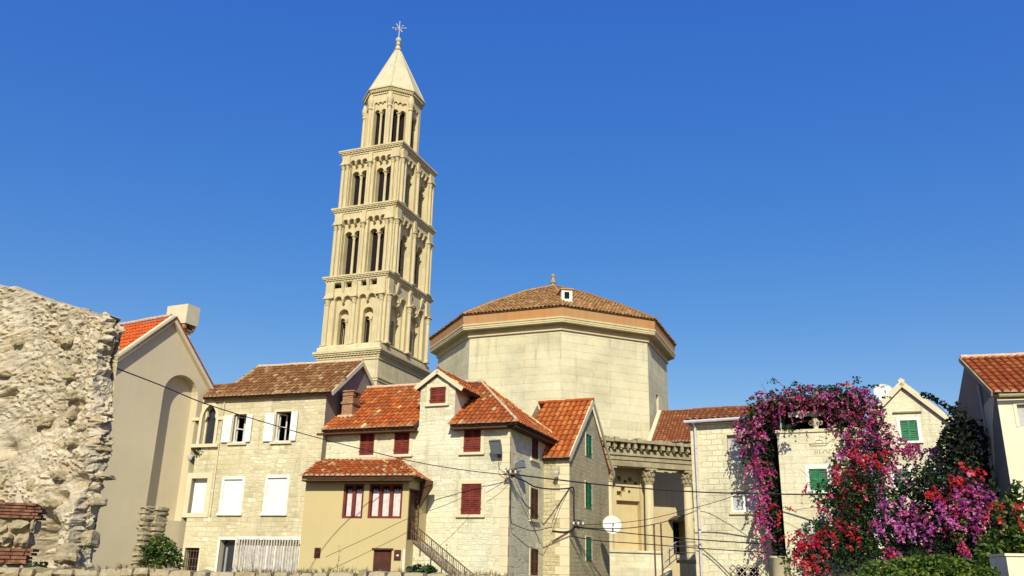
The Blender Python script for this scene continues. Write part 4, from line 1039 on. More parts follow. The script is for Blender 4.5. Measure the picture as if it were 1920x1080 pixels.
# ------------------------------------------------------------------ house with green shutters behind
C = thing('stone_house', 'narrow beige stone house with green louvred windows in its gable and clean orange roof', 'house')
WC = Wall(at(1067, 850, 32), -22); WCr = WC.moved(0, 0, 91)
zeC = WC.hit(1055, 851)[1]; LC_ = WCr.hit(1141, 900)[0]; (sC, zC) = WCr.hit(1108, 755); sC = LC_ / 2
uC0 = WC.hit(960, 850)[0]
rC = {k: WCr.rect(*q) for k, q in dict(a=(1098, 815, 1109, 857), b=(1097, 905, 1109, 954), c=(1098, 1007, 1109, 1052)).items()}
def sideC(mb):
    mb.plate(WCr.pt, [(0, GZ), (LC_, GZ), (LC_, zeC), (sC, zC), (0, zeC)], [rpts(r) for r in rC.values()], 0, .15)
    L = WC.moved(uC0, 0, 91); mb.tess([[L.pt(0, GZ), L.pt(LC_, GZ), L.pt(LC_, zeC), L.pt(sC, zC), L.pt(0, zeC)]]); mb.face([L.pt(LC_, GZ), WCr.pt(LC_, GZ), WCr.pt(LC_, zeC), L.pt(LC_, zeC)])
wall_mesh(C, WC, [(uC0, GZ), (0, GZ), (0, zeC), (uC0, zeC)], [], [M['stoneC']], .3, extra=sideC)
for r in rC.values(): shut_window(C, WCr, r, 'green', -.03, sill=False, t=.05)
eC = .28; ptC = math.atan2(zC - zeC, sC); SC = Slope(WC, zeC - eC * math.tan(ptC) + .06, eC, ptC)
tl = (sC + eC) / math.cos(ptC); us_ = SC.hit(1000, 786)[0]
rf = roof(C, SC, [(us_ - .1, 0), (.12, 0), (.12, tl), (us_ + .28, tl)], M['tileC'], tw=.25, row=.42)
roof(C, SC, [(uC0, 0), (us_ + .25, 0), (us_ + .25, tl - .06), (uC0, tl - .06)], M['tileC'], tw=.25, row=.42, lift=-.3)
ridge_row(rf, [SC.pt(uC0, tl, .03), SC.pt(.14, tl, .05)], 'tileC')
mb = MB(); mb.box(SC.pt(.06, 0, -.2), SC.W * tl, SC.U * .07, SC.N * .24)
pk_ = SC.pt(.06, tl, -.2); dn = -WC.n * (sC + .2) - UP * (zC - zeC) * (sC + .2) / sC
mb.box(pk_, dn, SC.U * .07, UP * .2); mb.build('verge', M['trim'], C)
mb = MB(); q = SC.pt(uC0, tl, 0); q2 = SC.pt(-.06, tl, 0); mb.prism([q, q2, q2 + dn, q + dn], UP * .08); mb.build('rear_roof', M['tileC'], C)
mb = MB(); i = 0; z = GZ
while z < zeC - .4:
    h = random.uniform(.3, .45); mb.wbox(WC, -(.6 if i % 2 else .4), .012, z + .006, z + h - .006, -.1, .014); z += h; i += 1
mb.build('quoin', M['trim'], C)
rebase(C)

# ------------------------------------------------------------------ ruined portico
PT = thing('ruined_portico', 'weathered classical stone portico with carved entablature between green shuttered house and white house', 'portico')
WT = Wall(at(1222, 850, 44), 20)
ta_, tb_ = WT.hit(1120, 850)[0], WT.hit(1330, 850)[0]
yt = [WT.hit(1222, y)[1] for y in (829, 834, 846, 858, 866, 877)]   # cornice top .. architrave bottom
mb = MB()
L_ = tb_ - ta_
mb.wbox(WT, ta_, tb_, yt[5], yt[4], -.9, 0); mb.wbox(WT, ta_, tb_, yt[4], yt[3], -.9, .07); mb.wbox(WT, ta_, tb_, yt[3], yt[3] + .1, -.9, .16)
mb.wbox(WT, ta_, tb_, yt[3] + .1, yt[2], -.9, .02); ent = mb.build('entablature', M['oldcarved'], PT)
mb = MB(); n = int(L_ / .42)
for i in range(n):
    u = ta_ + i * L_ / n; sz = random.uniform(.85, 1.05)
    mb.wbox(WT, u, u + .22 * sz, yt[2] + .03, yt[1] - .04, -.3, .42 * sz)
mb.build('modillion', M['oldcarved'], ent)
mb = MB(); nn = 26
for i in range(nn):                                   # broken cornice slab
    u = ta_ + i * L_ / nn; hh = random.uniform(-.06, .1); mb.wbox(WT, u, u + L_ / nn * .985, yt[1] - .04, yt[0] + hh, -.9, .55 + random.uniform(-.14, .04))
mb.build('cornice', M['oldcarved'], ent)
cps = [WT.hit(1147, 900)[0], WT.hit(1223, 900)[0], WT.hit(1296, 900)[0]]
for u in cps:
    mb = MB(); p = WT.pt(u, GZ, -.42); h = yt[5] - GZ; r = .28
    mb.lathe(p, [(r * 1.4, 0), (r * 1.45, .2), (r * 1.1, .35), (r, .5), (r * .98, h * .5), (r * .86, h - .95)], 18)
    sh = mb.build('column', M['carved'], PT, True)
    mb = MB(); q = p + UP * (h - .95)
    mb.lathe(q, [(r * .86, 0), (r * .98, .03), (r * .98, .08), (r * .86, .12), (r * .9, .4), (r * 1.05, .7), (r * 1.18, .82)], 16)
    for row, (z, k, s_) in enumerate(((.12, 8, 1.0), (.4, 8, 1.1), (.6, 4, 1.5))):
        for i in range(k):
            a = (i + .5 * (row % 2)) * 2 * math.pi / k + .4; o = q + UP * z + Vector((math.cos(a), math.sin(a), 0)) * r * (.9 + .12 * row)
            mb.lathe(o, [(.03, 0), (.09 * s_, .1), (.10 * s_, .22), (.05 * s_, .3), (.01, .31)], 6)
    mb.box(q + UP * .82 - WT.u * r * 1.35 - WT.n * r * 1.35, WT.u * r * 2.7, WT.n * r * 2.7, UP * .128)
    mb.build('capital', M['oldcarved'], sh)
# back walls: left bay with recess, right bay plain and deeper
mb = MB(); um = cps[1] - .15; u0_ = ta_ - .2
rc = [WT.hit(1157, 1000, -1.3)[0], WT.hit(1206, 1000, -1.3)[0]]; rz = [WT.hit(1180, 1034, -1.3)[1], WT.hit(1180, 939, -1.3)[1]]
ph_ = []
for x, y, k in ((1160, 897, .14), (1172, 903, .1), (1181, 899, .12), (1192, 906, .09), (1168, 918, .13), (1180, 922, .08), (1161, 926, .16)):
    hu, hz = WT.hit(x, y, -1.3); ph_.append([(hu - k, hz - k), (hu + k, hz - k), (hu + k, hz + k), (hu - k, hz + k)])
mb.plate(WT.pt, [(u0_, GZ), (um, GZ), (um, yt[3]), (u0_, yt[3])], ph_ + [[(rc[0], rz[0]), (rc[1], rz[0]), (rc[1], rz[1]), (rc[0], rz[1])]], -1.3, .3, 0, None, True)
mb.wbox(WT, um, um + .3, GZ, yt[3], -2.8, -1.2)
dr = [WT.hit(1262, 1000, -2.8)[0], WT.hit(1292, 1000, -2.8)[0], WT.hit(1275, 1040, -2.8)[1], WT.hit(1275, 977, -2.8)[1]]
mb.plate(WT.pt, [(um + .3, GZ), (tb_ + 3, GZ), (tb_ + 3, yt[3]), (um + .3, yt[3])], [[(dr[0], dr[2]), (dr[1], dr[2]), (dr[1], dr[3]), (dr[0], dr[3])]], -2.8, 1.2, 0)
mb.build('rear_wall', M['portico_back'], PT)
mb = MB(); lw = WT.hit(1180, 1036)[1]; mb.wbox(WT, ta_, cps[1] + .5, GZ, lw, -1.6, -.1); mb.wbox(WT, ta_, cps[1] + .9, GZ, WT.hit(1180, 1064)[1], -.1, .35); mb.wbox(WT, ta_, cps[1] + .6, lw + .003, lw + .12, -1.7, .0); mb.build('low_wall', M['stoneE'], PT)
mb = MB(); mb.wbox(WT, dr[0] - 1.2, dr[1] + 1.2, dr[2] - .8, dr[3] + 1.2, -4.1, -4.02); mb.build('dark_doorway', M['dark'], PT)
mb = MB(); hp = WT.pt(dr[0] - .35, dr[3] + .05, -2.7)
for i in range(8):
    a0_, a1_ = i / 8, (i + 1) / 8
    f0 = lambda t: hp + WT.u * (t * 1.6) + UP * (.28 * math.sin(math.pi * min(1, t * 1.1)))
    mb.prism([f0(a0_), f0(a1_), f0(a1_) - UP * .06, f0(a0_) - UP * .06], WT.n * .9)
mb.build('door_canopy', M['rust'], PT)
rebase(PT)
# balcony with grey railing
BC = thing('iron_balcony', 'small balcony with grey tubular railing in the shade beside the white stone house', 'balcony')
WK = Wall(at(1262, 1050, 42), -20); ua, ub = WK.hit(1268, 1050)[0], WK.hit(1306, 1050)[0]; zf = WK.hit(1268, 1049)[1]; zr_ = WK.hit(1268, 1016)[1]
mb = MB(); mb.wbox(WK, ua, ub, zf - .18, zf, -1.6, 0); mb.build('slab', M['oldcarved'], BC)
mb = MB()
for z in (zf + .05, (zf + zr_) / 2 - .1, (zf + zr_) / 2 + .25, zr_): mb.tube([WK.pt(ub, z, -.05), WK.pt(ua, z, -.05), WK.pt(ua - .7, z - .6, .1)], .025, 6)
for u in (ua, (ua + ub) / 2, ub): mb.tube([WK.pt(u, zf, -.05), WK.pt(u, zr_, -.05)], .028, 6)
for k in (.5, 1): mb.tube([WK.pt(ua - .7 * k, zf - .6 * k, -.05 + .15 * k), WK.pt(ua - .7 * k, zr_ - .6 * k, -.05 + .15 * k)], .028, 6)
mb.build('railing', M['galv'], BC); rebase(BC)
for (x, y0, y1, lab) in ((1226, 986, 1074, 'rusty upright pole, left of two before the portico wall'), (1239, 984, 1085, 'rusty upright pole, right of two before the portico wall')):
    p = at(x, y0, 40); mb = MB(); mb.tube([Vector((p.x + .02, p.y, GZ)), Vector((p.x + .01, p.y, (p.z + GZ) / 2)), p], .045, 8); mb.lathe(p, [(.06, 0), (.06, .04), (.03, .07)], 8)
    tag(mb.build('pole', M['rust']), lab, 'pole', 'rusty poles before the portico')

# ------------------------------------------------------------------ brown roofed house behind the portico
H = thing('tiled_house', 'low house behind the portico showing only its dark red brown tiled roof', 'house')
WH = Wall(at(1260, 830, 54), -21); zh = WH.hit(1260, 829)[1]; SH = Slope(WH, zh, .2, R_(33))
q = [SH.hit(1222, 830), SH.hit(1330, 824), SH.hit(1330, 768), SH.hit(1241, 773)]; tt = (q[2][1] + q[3][1]) / 2
rf = roof(H, SH, [(q[0][0], 0), (q[1][0] + 3, 0), (q[2][0] + 3, tt), (q[3][0], tt)], M['tileH'], tw=.24)
ridge_row(rf, [SH.pt(q[3][0], tt, .04), SH.pt(q[2][0] + 3, tt, .04)], 'tileH')
mb = MB(); mb.plate(WH.pt, [(q[0][0] + .2, GZ), (q[1][0] + 3, GZ), (q[1][0] + 3, zh), (q[0][0] + .2, zh)], [], 0, .2); d = -WH.n * 5
mb.tess([[WH.pt(q[0][0] + .25, GZ), WH.pt(q[0][0] + .25, zh), SH.pt(q[3][0] + .05, tt, -.1), WH.pt(q[0][0] + .25, zh, -6), WH.pt(q[0][0] + .25, GZ, -6)]])
mb.build('wall', M['stoneC'], H)
mb = MB(); a, b = SH.pt(q[0][0] - .02, -.2, 0), SH.pt(q[3][0] - .02, tt, 0); mb.box(a - SH.N * .15, b - a, SH.U * -.3, SH.N * .32)
mb.box(WH.pt(q[0][0] - 1.6, zh - .38, .3), WH.u * 1.9 + UP * .28, -WH.n * .5, UP * .16); mb.build('verge_flashing', M['trim'], H)
p = SH.pt(q[3][0], tt, 0); mb = MB(); mb.box(p - SH.U * .35 - UP * .1, SH.U * .4 - UP * .12, -WH.n * .4, UP * .2); mb.build('ridge_end', M['rust'], H)
rebase(H)

# ------------------------------------------------------------------ white ashlar house (right)
D = thing('stone_house', 'white coursed ashlar house with red tile eave, grey drainpipe and white framed windows', 'house')
WD = Wall(at(1293, 790, 33), -25)
zD = WD.hit(1340, 789)[1]; u1D = WD.hit(1462, 850)[0]; uD0 = (WD.hit(1293, 800)[0] + WD.hit(1309, 1075)[0]) / 2
rD = {k: WD.rect(*q) for k, q in dict(a=(1364, 815, 1411, 863), b=(1371, 922, 1420, 960), g=(1381, 1064, 1424, 1092)).items()}
def sideD(mb):
    L = WD.moved(uD0, 0, 90); Dd_ = 8
    mb.face([L.pt(0, GZ), L.pt(Dd_, GZ), L.pt(Dd_, zD), L.pt(0, zD)]); Rr = WD.moved(u1D, 0, 90)
    mb.face([Rr.pt(0, GZ), Rr.pt(Dd_, GZ), Rr.pt(Dd_, zD), Rr.pt(0, zD)]); mb.face([L.pt(Dd_, GZ), Rr.pt(Dd_, GZ), Rr.pt(Dd_, zD), L.pt(Dd_, zD)])
wall_mesh(D, WD, [(uD0, GZ), (u1D, GZ), (u1D, zD), (uD0, zD)], [rpts(r) for r in rD.values()], [M['stoneD'], M['trim']], .22, extra=sideD, mr=1)
r = rD['a']; f = frame(D, WD, r, .12, .02, sill=False); pane(f, WD, r, -.16, 'paleglass', 'blind')
r = rD['b']; f = frame(D, WD, r, .05, .02, mat='trim', sill=True); pane(f, WD, r, -.14, 'paleglass'); mb = MB(); t = .07
u0, z0_, u1, z1_ = r
for a, b in ((u0, u0 + t), ((u0 + u1) / 2 - t * .8, (u0 + u1) / 2 + t * .8), (u1 - t, u1)): mb.wbox(WD, a, b, z0_ + t, z1_ - .16, -.12, -.03)
mb.wbox(WD, u0, u1, z0_, z0_ + t, -.12, -.03); mb.wbox(WD, u0, u1, z1_ - .16 + .004, z1_ - .1, -.12, -.03); mb.build('casing', M['white'], f)
mb = MB(); mb.wbox(WD, u0, u1, z1_ - .1, z1_, -.12, -.02); mb.build('shutter_box', M['metal'], f)
r = rD['g']; f = frame(D, WD, r, .06, .02, sill=False); pane(f, WD, r, -.2, 'dark')
mb = MB(); u0, z0_, u1, z1_ = r; mb.wbox(WD, (u0 + u1) / 2 - .07, (u0 + u1) / 2 + .07, z0_, z1_, -.18, -.02); mb.build('mullion', M['trim'], f); mb = MB()
gu0, gz1 = WD.hit(1369, 1057); gu1 = WD.hit(1432, 1057)[0]; gz0 = z0_ - .2
W_ = gu1 - gu0; Hh = gz1 - gz0; st = .24
k = -int(Hh / st) - 1
def clip(u, v, du, dv, W, H):
    t0, t1 = -1e9, 1e9
    for p, d, m_ in ((u, du, W), (v, dv, H)):
        a, b = sorted(((0 - p) / d, (m_ - p) / d)); t0, t1 = max(t0, a), min(t1, b)
    return (t0, t1) if t1 > t0 + .05 else None
for s_ in (1, -1):
    for k in range(-20, 40):
        c = clip(k * st, 0, 1, s_ * 1.1, W_, Hh)
        if c: mb.tube([WD.pt(gu0 + k * st + t, gz0 + s_ * 1.1 * t, .08 + .02 * s_) for t in c], .016, 5)
mb.build('lattice_grille', M['fence'], f)
SD = Slope(WD, zD + .02, .3, R_(24)); ur_ = u1D + .2; tD = SD.hit(1345, 768)[1]
rf = roof(D, SD, [(uD0 - .15, 0), (ur_, 0), (ur_, tD), (uD0 - .15, tD)], M['tileH'], tw=.26, caps=False)
ridge_row(rf, [SD.pt(uD0 - .15, tD, .04), SD.pt(ur_, tD, .04)], 'tileH')
mb = MB(); q = [SD.pt(uD0 - .15, tD), SD.pt(ur_, tD)]; dn = -WD.n * 5 - UP * .8; mb.prism([q[0], q[1], q[1] + dn, q[0] + dn], -UP * .1); mb.build('rear_roof', M['tileH'], D)
mb = MB(); mb.tube([WD.pt(uD0 - .2, zD - .05, .38), WD.pt(ur_, zD - .0, .38)], .075, 8); mb.wbox(WD, uD0 - .1, u1D, zD - .14, zD - .02, -.05, .2); mb.build('gutter', M['galv'], D)
up1 = WD.hit(1303, 795)[0]; mb = MB(); mb.tube([WD.pt(up1, zD - .1, .35), WD.pt(up1 + .02, zD - .3, .12), WD.pt(up1 + .02, (zD + GZ) / 2, .12), WD.pt(up1 + .02, GZ, .12)], .062, 8)
for z in (zD - 1.2, zD - 3.2, zD - 5.2): mb.lathe(WD.pt(up1 + .02, z, .12), [(.075, 0), (.075, .06)], 8)
mb.build('drainpipe', M['galv'], D)
mb = MB(); z = GZ; i = 0
while z < zD - .5:
    h = .38; mb.wbox(WD, uD0 - .012, uD0 + (.5 if i % 2 else .34), z + .006, z + h - .006, -.1, .012); z += h; i += 1
mb.wbox(WD, uD0 - .06, uD0 + .42, zD - .32, zD - .16, -.1, .05); mb.build('quoin', M['trim'], D)
rebase(D)

# ------------------------------------------------------------------ terrace house under the bougainvillea
E_ = thing('terrace_house', 'cream stone terrace house under a flowering pergola with green shutters and parapet', 'house')
WE = Wall(at(1460, 806, 30.3), -21); zE = (WE.hit(1457, 807)[1] + WE.hit(1568, 803)[1]) / 2; u1E = WE.hit(1622, 850)[0]; u0E = (WE.hit(1457, 806)[0] + WE.hit(1471, 1010)[0]) / 2
rE = {k: WE.rect(*q) for k, q in dict(a=(1518, 879, 1552, 920), b=(1529, 980, 1556, 1025)).items()}
def sideE(mb):
    L = WE.moved(u0E, 0, 90); Rr = WE.moved(u1E, 0, 90); q = 3.0
    mb.face([L.pt(0, GZ), L.pt(q, GZ), L.pt(q, zE), L.pt(0, zE)]); mb.face([Rr.pt(0, GZ), Rr.pt(q, GZ), Rr.pt(q, zE), Rr.pt(0, zE)])
    mb.face([L.pt(.3, zE - .9), Rr.pt(.3, zE - .9), Rr.pt(q, zE - .9), L.pt(q, zE - .9)]); mb.face([L.pt(.3, zE), Rr.pt(.3, zE), Rr.pt(.3, zE - .9), L.pt(.3, zE - .9)])
    mb.face([L.pt(q, GZ), Rr.pt(q, GZ), Rr.pt(q, zE), L.pt(q, zE)])
wall_mesh(E_, WE, [(u0E, GZ), (u1E, GZ), (u1E, zE - .12), (u0E, zE - .12)], [rpts(r) for r in rE.values()], [M['stoneE'], M['trim']], .2, extra=sideE, mr=1)
mb = MB(); mb.wbox(WE, u0E - .06, u1E, zE - .12, zE, -.32, .06); mb.build('parapet_coping', M['trim'], E_)
for r in rE.values(): shut_window(E_, WE, r, 'green', frame_mat='white')
# relief of a boat carved in the wall
mb = MB(); bu, bz = WE.hit(1517, 833); bu1, bz1 = WE.hit(1556, 822); Lb = bu1 - bu
hull = [(0, .0), (.08, -.07), (.78, -.07), (.9, .03), (.98, .10)]
for (a, b), (c, d) in zip(hull[:-1], hull[1:]): mb.tube([WE.pt(bu + a * Lb, bz + b, .005), WE.pt(bu + c * Lb, bz + d, .005)], .018, 5)
for pts in (((0, .0), (.9, .03)), ((.3, .02), (.34, .14), (.62, .15), (.66, .03)), ((.5, .15), (.52, .3), (.8, .22), (.82, .03)), ((1.02, .08), (1.1, .16), (1.16, .06), (1.24, .18))):
    mb.tube([WE.pt(bu + a * Lb, bz + b, .005) for a, b in pts], .014, 5)
mb.build('carved_boat', M['oldcarved'], E_)
mb = MB(); lu, lz = WE.hit(1528, 851)
for i, g in enumerate((((0, 0), (0, .16), (.1, 0), (.1, .16)), ((.05, 0), (.05, .16)), ((0, 0), (.1, .16)), ((.0, .16), (.1, .0)), ((.0, .0), (.0, .16), (.1, .16)), ((.1, 0), (0, .03), (0, .12), (.1, .16)))):
    mb.tube([WE.pt(lu + i * .14 + a, lz + b * .9, .004) for a, b in g], .012, 4)
mb.build('carved_letters', M['oldcarved'], E_)
# terrace back wall, its deep shade put into a near-black colour
mb = MB(); mb.wbox(WE, u0E + .2, u1E, zE - .9, zE + 1.5, -2.9, -2.7); mb.build('terrace_shade_wall', M['dark'], E_)
rebase(E_)
PG = thing('pergola', 'thin metal pergola with beams on the terrace, overgrown with bougainvillea', 'pergola')
zPg = WE.hit(1462, 757)[1]; pu = [WE.hit(1463, 790)[0], WE.hit(1600, 790)[0], WE.hit(1620, 790)[0]]
for u in (pu[0], pu[1]):
    for o in (-.16, -2.4): mb = MB(); mb.tube([WE.pt(u, zE - (0 if o > -1 else .9), o), WE.pt(u, zPg, o)], .03, 8); mb.build('post', M['galv'], PG)
mb = MB()
for o in (-.16, -1.3, -2.4): mb.wbox(WE, pu[0] - .9, pu[2], zPg, zPg + .08, o - .04, o + .04)
mb.build('beam', M['soffit'], PG); mb = MB(); u = pu[0] - .8
while u < pu[2]: mb.wbox(WE, u, u + .06, zPg + .083, zPg + .16, -2.6, .2); u += .45
mb.build('rafter', M['soffit'], PG)
mb = MB(); mb.wbox(WE, pu[0] - .5, pu[2], zPg + .163, zPg + .19, -2.8, .05); mb.build('added_sun_blocker', M['metal'], PG)  # sheet added over the pergola to keep sun off the terrace
rebase(PG)
mb = MB(); n = 12; a0, a1 = WE.hit(1476, 775)[0], WE.hit(1566, 775)[0]; za_ = WE.hit(1520, 763)[1]
mb2 = MB()
for i in range(n):
    u = a0 + i * (a1 - a0) / n; w_ = (a1 - a0) / n
    mb.box(WE.pt(u, za_, -1.2), WE.u * w_, WE.n * .75 - UP * .12, UP * .02, i % 2)
    mb.box(WE.pt(u, za_ - .32 + .03 * math.sin(i * 1.7), -.46), WE.u * w_ * .96, WE.n * .02, UP * .22, i % 2)
aw = tag(mb.build('awning', [M['white'], M['curtain']]), 'pale striped fabric awning hanging under the flowering pergola', 'awning')
# stone urn on the parapet
up_ = WE.pt(WE.hit(1530, 803)[0], zE, -.12); k = (WE.hit(1530, 783)[1] - zE) / .62
mb = MB(); mb.lathe(up_, [(.16 * k, 0), (.16 * k, .05 * k), (.1 * k, .09 * k), (.15 * k, .16 * k), (.25 * k, .32 * k), (.26 * k, .40 * k), (.2 * k, .5 * k), (.18 * k, .54 * k), (.2 * k, .57 * k), (.12 * k, .6 * k), (.05 * k, .64 * k)], 16)
u_ = thing('stone_urn', 'pale lidded stone urn with two handles standing on the terrace parapet', 'urn'); mb.build('bowl', M['trim'], u_, True)
for s_ in (-1, 1):
    mb = MB(); mb.tube([up_ + WE.u * s_ * k * (.24 + .11 * math.sin(math.pi * i / 6)) + UP * k * (.24 + .24 * i / 6) for i in range(7)], .03, 6); mb.build('handle', M['trim'], u_)
rebase(u_)
# round pier at the foot of the vine
p0 = at(1462, 1043, 29.9); mb = MB(); pr = 16 * p0.y / FPX * 1.06
mb.lathe(Vector((p0.x, p0.y, GZ)), [(pr * 1.05, 0), (pr, .3), (pr * .98, p0.z - GZ - .1), (pr * 1.06, p0.z - GZ - .08), (pr * 1.06, p0.z - GZ)], 20)
tag(mb.build('round_pier', M['greyplaster'], None, True), 'round grey rendered pier below the hanging magenta vine', 'pier')

# ------------------------------------------------------------------ gabled house with green window
F_ = thing('gabled_house', 'small pale stone gabled house with one bright green shuttered window under its peak', 'house')
WF = Wall(at(1710, 780, 33.6), -20); gl, gp, gr = WF.hit(1643, 771), WF.hit(1690, 722), WF.hit(1783, 792)
slp = (gp[1] - gr[1]) / (gr[0] - gp[0]); gl = (gl[0], gp[1] - (gp[0] - gl[0]) * ((gp[1] - gl[1]) / (gp[0] - gl[0])))
rF = {k: WF.rect(*q) for k, q in dict(a=(1689, 788, 1721, 827), b=(1677, 880, 1705, 915), c=(1740, 880, 1768, 915)).items()}
eR = (gr[0] + .6, gr[1] - .6 * slp)
def sideF(mb):
    for u, z in (gl, eR): w = WF.moved(u, 0, 90); mb.face([w.pt(0, GZ), w.pt(6, GZ), w.pt(6, z), w.pt(0, z)])
wall_mesh(F_, WF, [(gl[0], GZ), (eR[0], GZ), eR, gp, gl], [rpts(r) for r in rF.values()], [M['stoneE'], M['trim']], .2, extra=sideF, mr=1)
for r in rF.values(): shut_window(F_, WF, r, 'green', frame_mat='white')
r = rF['a']; mb = MB(); mb.wbox(WF, r[0] - .25, r[2] + .25, r[3] + .34, r[3] + .40, 0, .1); mb.build('drip_moulding', M['oldcarved'], F_)
for s_, (u, z) in ((-1, gl), (1, eR)):
    ov = .15; k = (gp[1] - z) / abs(gp[0] - u); e = WF.pt(u + s_ * ov, z - ov * k + .1, .12); t = WF.pt(gp[0], gp[1] + .1, .12)
    sd = Sl2(e, -WF.n, t - e); L_ = (t - e).length; ob = roof(F_, sd, [(0, 0), (6, 0), (6, L_), (0, L_)], M['tileB'])
    m2 = MB(); m2.box(e - sd.N * .16 + WF.n * .001, t - e, sd.N * .24, WF.n * .07); m2.build('verge', M['trim'], ob)
mb = MB(); t = WF.pt(gp[0], gp[1] + .12, 0); mb.box(t - WF.u * .14 - WF.n * .1, WF.u * .28, WF.n * .28, UP * .10); mb.lathe(t + UP * .10, [(.09, 0), (.1, .04), (.04, .09)], 8); mb.build('gable_finial', M['trim'], F_)
rebase(F_)
def dish(name, x, y, Y, rpx, look, label, post):
    c = at(x, y, Y); r = rpx * c.length / FPX * .98; t = thing(name, label, 'satellite dish', 'satellite dishes')
    ax = look.normalized(); a = ax.orthogonal().normalized(); b = ax.cross(a); mb = MB(); V = []; n = 20
    for j in range(5):
        rr = r * j / 4
        for k in range(n): V.append(c + a * rr * math.cos(2 * math.pi * k / n) + b * rr * math.sin(2 * math.pi * k / n) + ax * (.25 * r * (j / 4) ** 2))
    for j in range(4):
        for k in range(n): mb.mesh([V[j * n + k], V[j * n + (k + 1) % n], V[(j + 1) * n + (k + 1) % n], V[(j + 1) * n + k]], [(0, 1, 2, 3)])
    rim = [V[4 * n + k] for k in range(n)] + [V[4 * n]]
    mb.tube(rim, .012, 5); mb.build('reflector', M['dish'], t, True)
    mb = MB(); h = c + ax * r * 1.0 - UP * r * .25; mb.tube([c + ax * .2 * r - UP * r * .9, h], .015, 5); mb.lathe(h, [(.04, -.08), (.05, 0), (.03, .06)], 8); mb.build('feed_arm', M['metal'], t)
    mb = MB(); mb.tube([c - ax * .02, c - ax * .2, c - ax * .2 + post], .03, 6); mb.build('bracket', M['metal'], t); rebase(t)
dish('satellite_dish', 1657, 738, 34.2, 16.5, Vector((-.25, -1, .35)), 'white satellite dish at the left roof slope of the gabled house', Vector((.3, .2, -.7)))
dish('satellite_dish', 1147, 985, 35.0, 17, Vector((.05, -1, .3)), 'white satellite dish in front of the ruined portico column', Vector((-.5, .3, -.1)))

# ------------------------------------------------------------------ house at the right edge
G = thing('corner_house', 'house at the right edge with grey shaded side, white front and bright orange roof', 'house')
WG = Wall(at(1868, 740, 23), -16); WGl = WG.moved(0, 0, -90)
zG = WG.hit(1880, 741)[1]; (sG, zgp) = WGl.hit(1809, 680)
uG = 7.0; far = 2 * sG
def sideG(mb):
    w = WGl
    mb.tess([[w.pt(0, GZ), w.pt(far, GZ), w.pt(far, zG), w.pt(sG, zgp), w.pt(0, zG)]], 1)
    o = WG.moved(uG, 0, 90)
rg_ = WG.rect(1909, 758, 1940, 800)
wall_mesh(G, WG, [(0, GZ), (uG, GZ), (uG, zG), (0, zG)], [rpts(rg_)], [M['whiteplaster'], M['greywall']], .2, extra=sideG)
f = frame(G, WG, rg_, .1, .02, sill=False, mat='whiteplaster'); pane(f, WG, rg_, -.12, 'paleglass')
mb = MB(); mb.wbox(WG, rg_[0] - .4, rg_[2] + .3, rg_[3] + .22, rg_[3] + .26, 0, .04); mb.build('drip_moulding', M['oldcarved'], G)
pG = math.atan2(zgp - zG, abs(sG)); SG = Slope(WG, zG + .06, .18, pG); tG = (abs(sG) + .18) / math.cos(pG)
rf = roof(G, SG, [(-.12, 0), (uG, 0), (uG, tG), (-.12, tG)], M['tileO2'], tw=.235, row=.40)
ridge_row(rf, [SG.pt(-.12, tG, .04), SG.pt(uG, tG, .04)], 'mortar')
mb = MB(); q = [SG.pt(.08, tG), SG.pt(uG, tG)]; dn = -WG.n * abs(sG) - UP * (zgp - zG); mb.prism([q[0], q[1], q[1] + dn, q[0] + dn], -UP * .1); mb.build('rear_roof', M['tileC'], G)
mb = MB(); mb.box(SG.pt(-.13, 0, -.12), SG.W * tG, -SG.U * .05, SG.N * .16); mb.tube([WG.pt(0, zG - .06, .26), WG.pt(uG, zG - .06, .26)], .06, 8); mb.build('gutter', M['oldcarved'], G)
# pale plaster patch and a drainpipe on the shaded side
mb = MB(); hp = [WGl.hit(x, y) for x, y in ((1846, 760), (1858, 745), (1866, 745), (1862, 800), (1870, 960), (1858, 900), (1848, 830))]
mb.prism([WGl.pt(a, b, .003) for a, b in hp], WGl.n * .02); mb.build('plaster_patch', M['greyplaster'], G)
mb = MB(); u, z = WGl.hit(1838, 720); mb.tube([WGl.pt(u, z, .06), WGl.pt(u, z - 3, .06), WGl.pt(u, GZ, .06)], .05, 6); mb.build('drainpipe', M['metal'], G)
rebase(G)
# white block at lower right
mb = MB(); WQ = Wall(at(1890, 1044, 15), -10); uq = WQ.hit(1889, 1060)[0]; zq = WQ.hit(1900, 1043)[1]; mb.box(WQ.pt(uq, GZ, -.9), WQ.u * 1.4, WQ.n * .9, UP * (zq - GZ)); mb.box(WQ.pt(uq - .03, zq + .003, -.93), WQ.u * 1.46, WQ.n * .96, UP * .05)
tag(mb.build('garden_pedestal', M['whiteplaster']), 'square white rendered garden pedestal at the lower right corner', 'pedestal')

